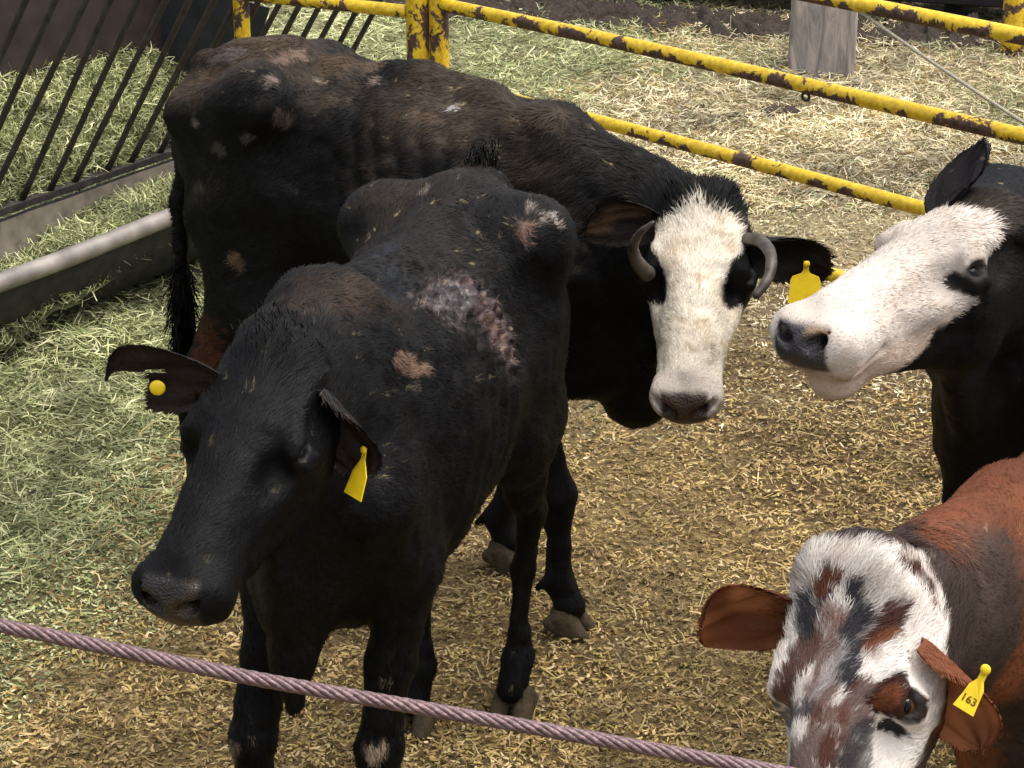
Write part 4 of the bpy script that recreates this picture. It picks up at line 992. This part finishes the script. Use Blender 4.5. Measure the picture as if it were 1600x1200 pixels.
cowB, sfB, eB = build_cow('cow', 'black cow with a white face and two short curved horns, standing behind the wounded one', bB, hB, legsB, neckB, earsB, colB, headkw=dict(width=1.14, jowl=1.0, mz=1.06), bodykw=dict(hump=-.10, thin=1.0, hh=.09), extra=extraB, fur_n=170000, tufts=(tuftB, tuftB2), furlen=.020, furw=.0011, jit=.4)
add_eyes(cowB, hB, 1.14)
horn(cowB, [atz(1160, 376, 5.24), atz(1186, 372, 5.12), atz(1207, 396, 5.03), atz(1203, 434, 4.98), atz(1178, 466, 4.97)], .0160, .40)
horn(cowB, [atz(1012, 428, 5.18), atz(996, 412, 5.08), atz(987, 388, 5.02), atz(998, 364, 4.98), atz(1022, 346, 4.96)], .0180, .78)
c = eB[0]; ear_tag(cowB, at(1260, 412, c[18, 14][1] - .045), (-.03, -.05, -1.), (0, -1, .1), .092, .076, shape='tab')

# ---- right black cow with white face (reaching in from the right)
bC = body_frame(1.52, 4.90, (-.85, -.53), .99)
PC = at(1536, 318, 4.28); MC = at(1252, 478, 3.94); hC = head_frame(PC, MC, 1.07, 4)
legsC = dict(fl=(.50, .12), fr=(.40, -.13), hl=(-.48, .13), hr=(-.40, -.13))
neckC = [(bC(.42, 0, 1.08), (.14, .25)), (bC(.62, 0, 1.22), (.125, .21)), (hC(.05, 0, -.12), (.090, .125))]
def extraC(S):
    S.seg(bC(.56, 0, .92), bC(.62, 0, .68), (.09, .12), (.05, .07), up=bC.f, k=.08)
    S.seg(hC(.12, 0, -.19), bC(.64, 0, .85), (.03, .06), (.04, .08), k=.09)
earsC = [dict(base=hC(.035, -.080, -.030), tip_dir=nrm(np.array([.34, .1, 1.])), open_dir=nrm([-.9, -.35, .2]), L=.165, Wd=.052, bend=(.03, 0, 0), cup=.9, blunt=1.7),
         dict(base=hC(.035, .090, -.045), tip_dir=nrm(np.array([1, .35, .05])), open_dir=nrm([.1, .3, 1.]), L=.18, Wd=.06, cup=1.0)]
def colC(V, Nn, bc, hc, ih, reg, sf):
    bf, bl, bz = bc; hf, hl, hu = hc
    c = black_coat(V, .25 * sstep(Nn[:, 2], .2, .9) + .03); n = noise(V, 34, 15) * .010 + noise(V, 100, 6) * .006
    bd = .038 + 1.75 * np.clip(-hu - .004, 0, .2) * (1 - sstep(hf, .15, .19)); w_ = sstep(hf + n, bd, bd + .014) * sstep(hu + n * 1.3 + np.clip(hf - .17, 0, 1) * .55 + .5 * np.clip(.17 - hf, 0, 1), -.088, -.072)
    w_ = np.maximum(w_, sstep(hf, .36, .37)) * (1 - sstep(-hu, .20, .21))
    ex, ey = hf - .166, hu + .064; eye = (1 - sstep(np.sqrt((ex / .043) ** 2 + (ey / .026) ** 2) + n * 10, .9, 1.1)) * (np.abs(hl) > .05); w_ = w_ * (1 - eye)
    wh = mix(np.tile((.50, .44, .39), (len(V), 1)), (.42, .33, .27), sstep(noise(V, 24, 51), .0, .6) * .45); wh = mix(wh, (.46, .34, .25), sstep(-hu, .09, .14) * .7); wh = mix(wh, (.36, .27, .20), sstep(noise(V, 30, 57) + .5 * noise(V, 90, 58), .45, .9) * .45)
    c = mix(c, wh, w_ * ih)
    nm = nose_mask(hf, hl, hu, -.035, -.108, .058); c = mix(c, (.034, .030, .034), nm); c = mix(c, (.24, .16, .10), nm * sstep(hu, -.055, -.035) * sstep(hl, .0, .02))
    c[reg > 0] = (.015, .013, .014)
    ln = (1 + .7 * sstep(hf, .16, .02) * ih) * np.where(reg > 0, .7, 1); dens = (1 - nm) * (1 + 1.0 * w_ * ih)
    return c, dens, ln, nm * .8
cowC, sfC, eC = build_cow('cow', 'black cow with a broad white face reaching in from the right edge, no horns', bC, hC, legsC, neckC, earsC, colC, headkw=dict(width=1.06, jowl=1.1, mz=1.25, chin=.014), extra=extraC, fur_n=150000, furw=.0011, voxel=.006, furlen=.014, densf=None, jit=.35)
add_eyes(cowC, hC, 1.06)

# ---- red and white roan cow, lower right
bD = body_frame(1.20, 3.80, (-.70, -.71), .885)
PD = at(1316, 902, 2.96); fD = nrm([-.15, -.50, -.84]); hD = head_frame(PD, PD + fD, 1.01, 20)
legsD = dict(fl=(.45, .13), fr=(.40, -.13), hl=(-.48, .13), hr=(-.42, -.13))
neckD = [(bD(.40, 0, 1.08), (.15, .25)), (bD(.62, 0, 1.16), (.13, .20)), (hD(.05, 0, -.14), (.100, .120))]
earsD = [dict(base=hD(.055, -.085, -.055), tip_dir=nrm(np.array([-1, -.05, .03])), open_dir=nrm([-.25, -1., -.30]), L=.150, Wd=.064, bend=(0, 0, -.02), cup=.75, blunt=6),
         dict(base=hD(.075, .088, -.075), tip_dir=nrm(np.array([.50, -.10, -.72])), open_dir=nrm([-.75, -.85, .10]), L=.18, Wd=.060, bend=(.0, -.01, -.01), cup=1.1)]
RED = np.array((.135, .042, .017)); DKR = np.array((.055, .020, .014)); CHAR = np.array((.030, .028, .032))
STROKES = [([(1224, 1100, .020), (1240, 1040, .022), (1256, 1005, .018)], DKR * 1.3, .95), ([(1290, 1000, .026), (1280, 1060, .022), (1262, 1110, .020)], DKR * 1.3, .85),
           ([(1293, 912, .011), (1262, 957, .023), (1254, 990, .017)], CHAR, 1), ([(1296, 915, .010), (1276, 932, .012)], RED * .8, .8), ([(1325, 930, .013), (1330, 962, .015), (1315, 1000, .018), (1312, 1060, .018)], CHAR, 1),
           ([(1295, 968, .014)], DKR * 2, .8), ([(1407, 955, .012), (1375, 968, .017), (1343, 1003, .014)], DKR * .9, 1), ([(1380, 988, .009), (1352, 1012, .010)], RED, .9),
           ([(1408, 887, .008), (1440, 902, .013), (1462, 928, .013)], DKR, 1), ([(1463, 955, .009)], RED, .9), ([(1302, 1022, .010), (1285, 1052, .010), (1262, 1090, .009)], np.array((.36, .34, .34)), .5),
           ([(1227, 1130, .022), (1250, 1120, .016)], CHAR * 1.4, .85), ([(1335, 1085, .020), (1325, 1130, .024), (1300, 1185, .030)], DKR * 1.1, .9), ([(1285, 1130, .024), (1270, 1180, .030), (1240, 1200, .03)], DKR * 1.4, .85),
           ([(1350, 1150, .020), (1335, 1200, .026)], CHAR, .85), ([(1392, 1050, .008), (1418, 1036, .011), (1432, 1024, .009)], CHAR * 1.5, .85), ([(1368, 1100, .022), (1404, 1100, .036), (1430, 1102, .022)], DKR * .55, 1),
           ([(1370, 1098, .013), (1392, 1084, .012)], RED * .8, .9), ([(1382, 1138, .016), (1400, 1146, .012)], CHAR * .5, 1)]
def colD(V, Nn, bc, hc, ih, reg, sf):
    bf, bl, bz = bc; hf, hl, hu = hc; n = noise(V, 34, 15) * .010 + noise(V, 100, 6) * .006
    body = mix(np.tile(RED, (len(V), 1)), (.040, .026, .022), sstep(fbm(V * [1, 1, .8], 4.5, 61, 3), -.35, .20))
    body = mix(body, RED * .85, stroke_mask(V, sf, [(1570, 790, .06), (1640, 740, .12)], 4, .03, .04) * .9)
    body = mix(body, (.042, .028, .021), stroke_mask(V, sf, [(1500, 850, .03), (1560, 880, .05), (1590, 1000, .05)], 4, .03, .04) * .55)
    body = mix(body, (.17, .055, .016), stroke_mask(V, sf, [(1500, 1130, .04), (1500, 1190, .05)], 14, .03, .03) * .9)
    c = body
    w_ = sstep(hf + n, -.055, -.035) * (1 - sstep(np.abs(hl) + n, .118, .126)) * (1 - sstep(-hu + n, .125, .14) * (1 - sstep(hf, .25, .3)))
    wh = mix(np.tile((.66, .60, .55), (len(V), 1)), (.42, .34, .29), sstep(noise(V, 26, 51) + .5 * noise(V, 80, 52), .1, .7) * .55)
    wh = mix(wh, DKR * 2, sstep(fbm(V, 16, 71, 3), .35, .75) * .55)
    for i, (pts, cc, k_) in enumerate(STROKES): wh = mix(wh, cc, stroke_mask(V, sf, pts, 70 + i, .0035, .006) * k_)
    fl = noise(V, 150, 91) + noise(V, 70, 92) * .7; wh = mix(wh, (.55, .50, .47), sstep(fl, .55, .9) * .45)
    c = mix(c, wh, w_ * np.clip(ih * 1.5, 0, 1))
    nm = nose_mask(hf, hl, hu); c = mix(c, (.10, .06, .05), nm)
    m = reg > 0; c[m] = mix(np.tile(RED * .95, (m.sum(), 1)), (.13, .040, .018), sstep(fbm(V[m], 18, 33, 2), -.1, .5)); m = reg == 2; c[m] = mix(c[m], (.46, .18, .075), sstep(noise(V[m], 20, 34), -.2, .5) * .55)
    ln = (1 + .5 * sstep(hf, .20, .02) * ih) * np.where(reg > 0, .5, 1); dens = (1 - nm) * (1 + 3.0 * ih)
    return c, dens, ln, nm * .8
def tuftD(sf, h, b):
    P0 = np.array([h(-.02 + .02 * i, .022 * (j - 2.5), .008 - .004 * abs(i)) for i in range(3) for j in range(6)]); d = np.array([nrm(-h.f * .8 + h.u * .25 + h.l * (.30 * (j - 2.5))) for i in range(3) for j in range(6)])
    return tuft_hairs(P0, d, .032, 2600, .018, (.70, .64, .58), 4, .0008, .2, nn=nrm(h.u + [0, 0, 1.2]))
cowD, sfD, eD = build_cow('cow', 'red and white roan cow in the lower right corner with a speckled face', bD, hD, legsD, neckD, earsD, colD, headkw=dict(width=1.0), extra=None, fur_n=230000, voxel=.0052, furlen=.017, furw=.0010, tufts=(), jit=.2, lift=.16, swirl=.8)
add_eyes(cowD, hD, 1.0, M['iris'])
c = eD[1]; ear_tag(cowD, at(1541, 1046, c[18, 14][1] - .075), (-.42, -.1, -1.), (-.5, -.75, .25), .066, .034, text='163', shape='wedge')
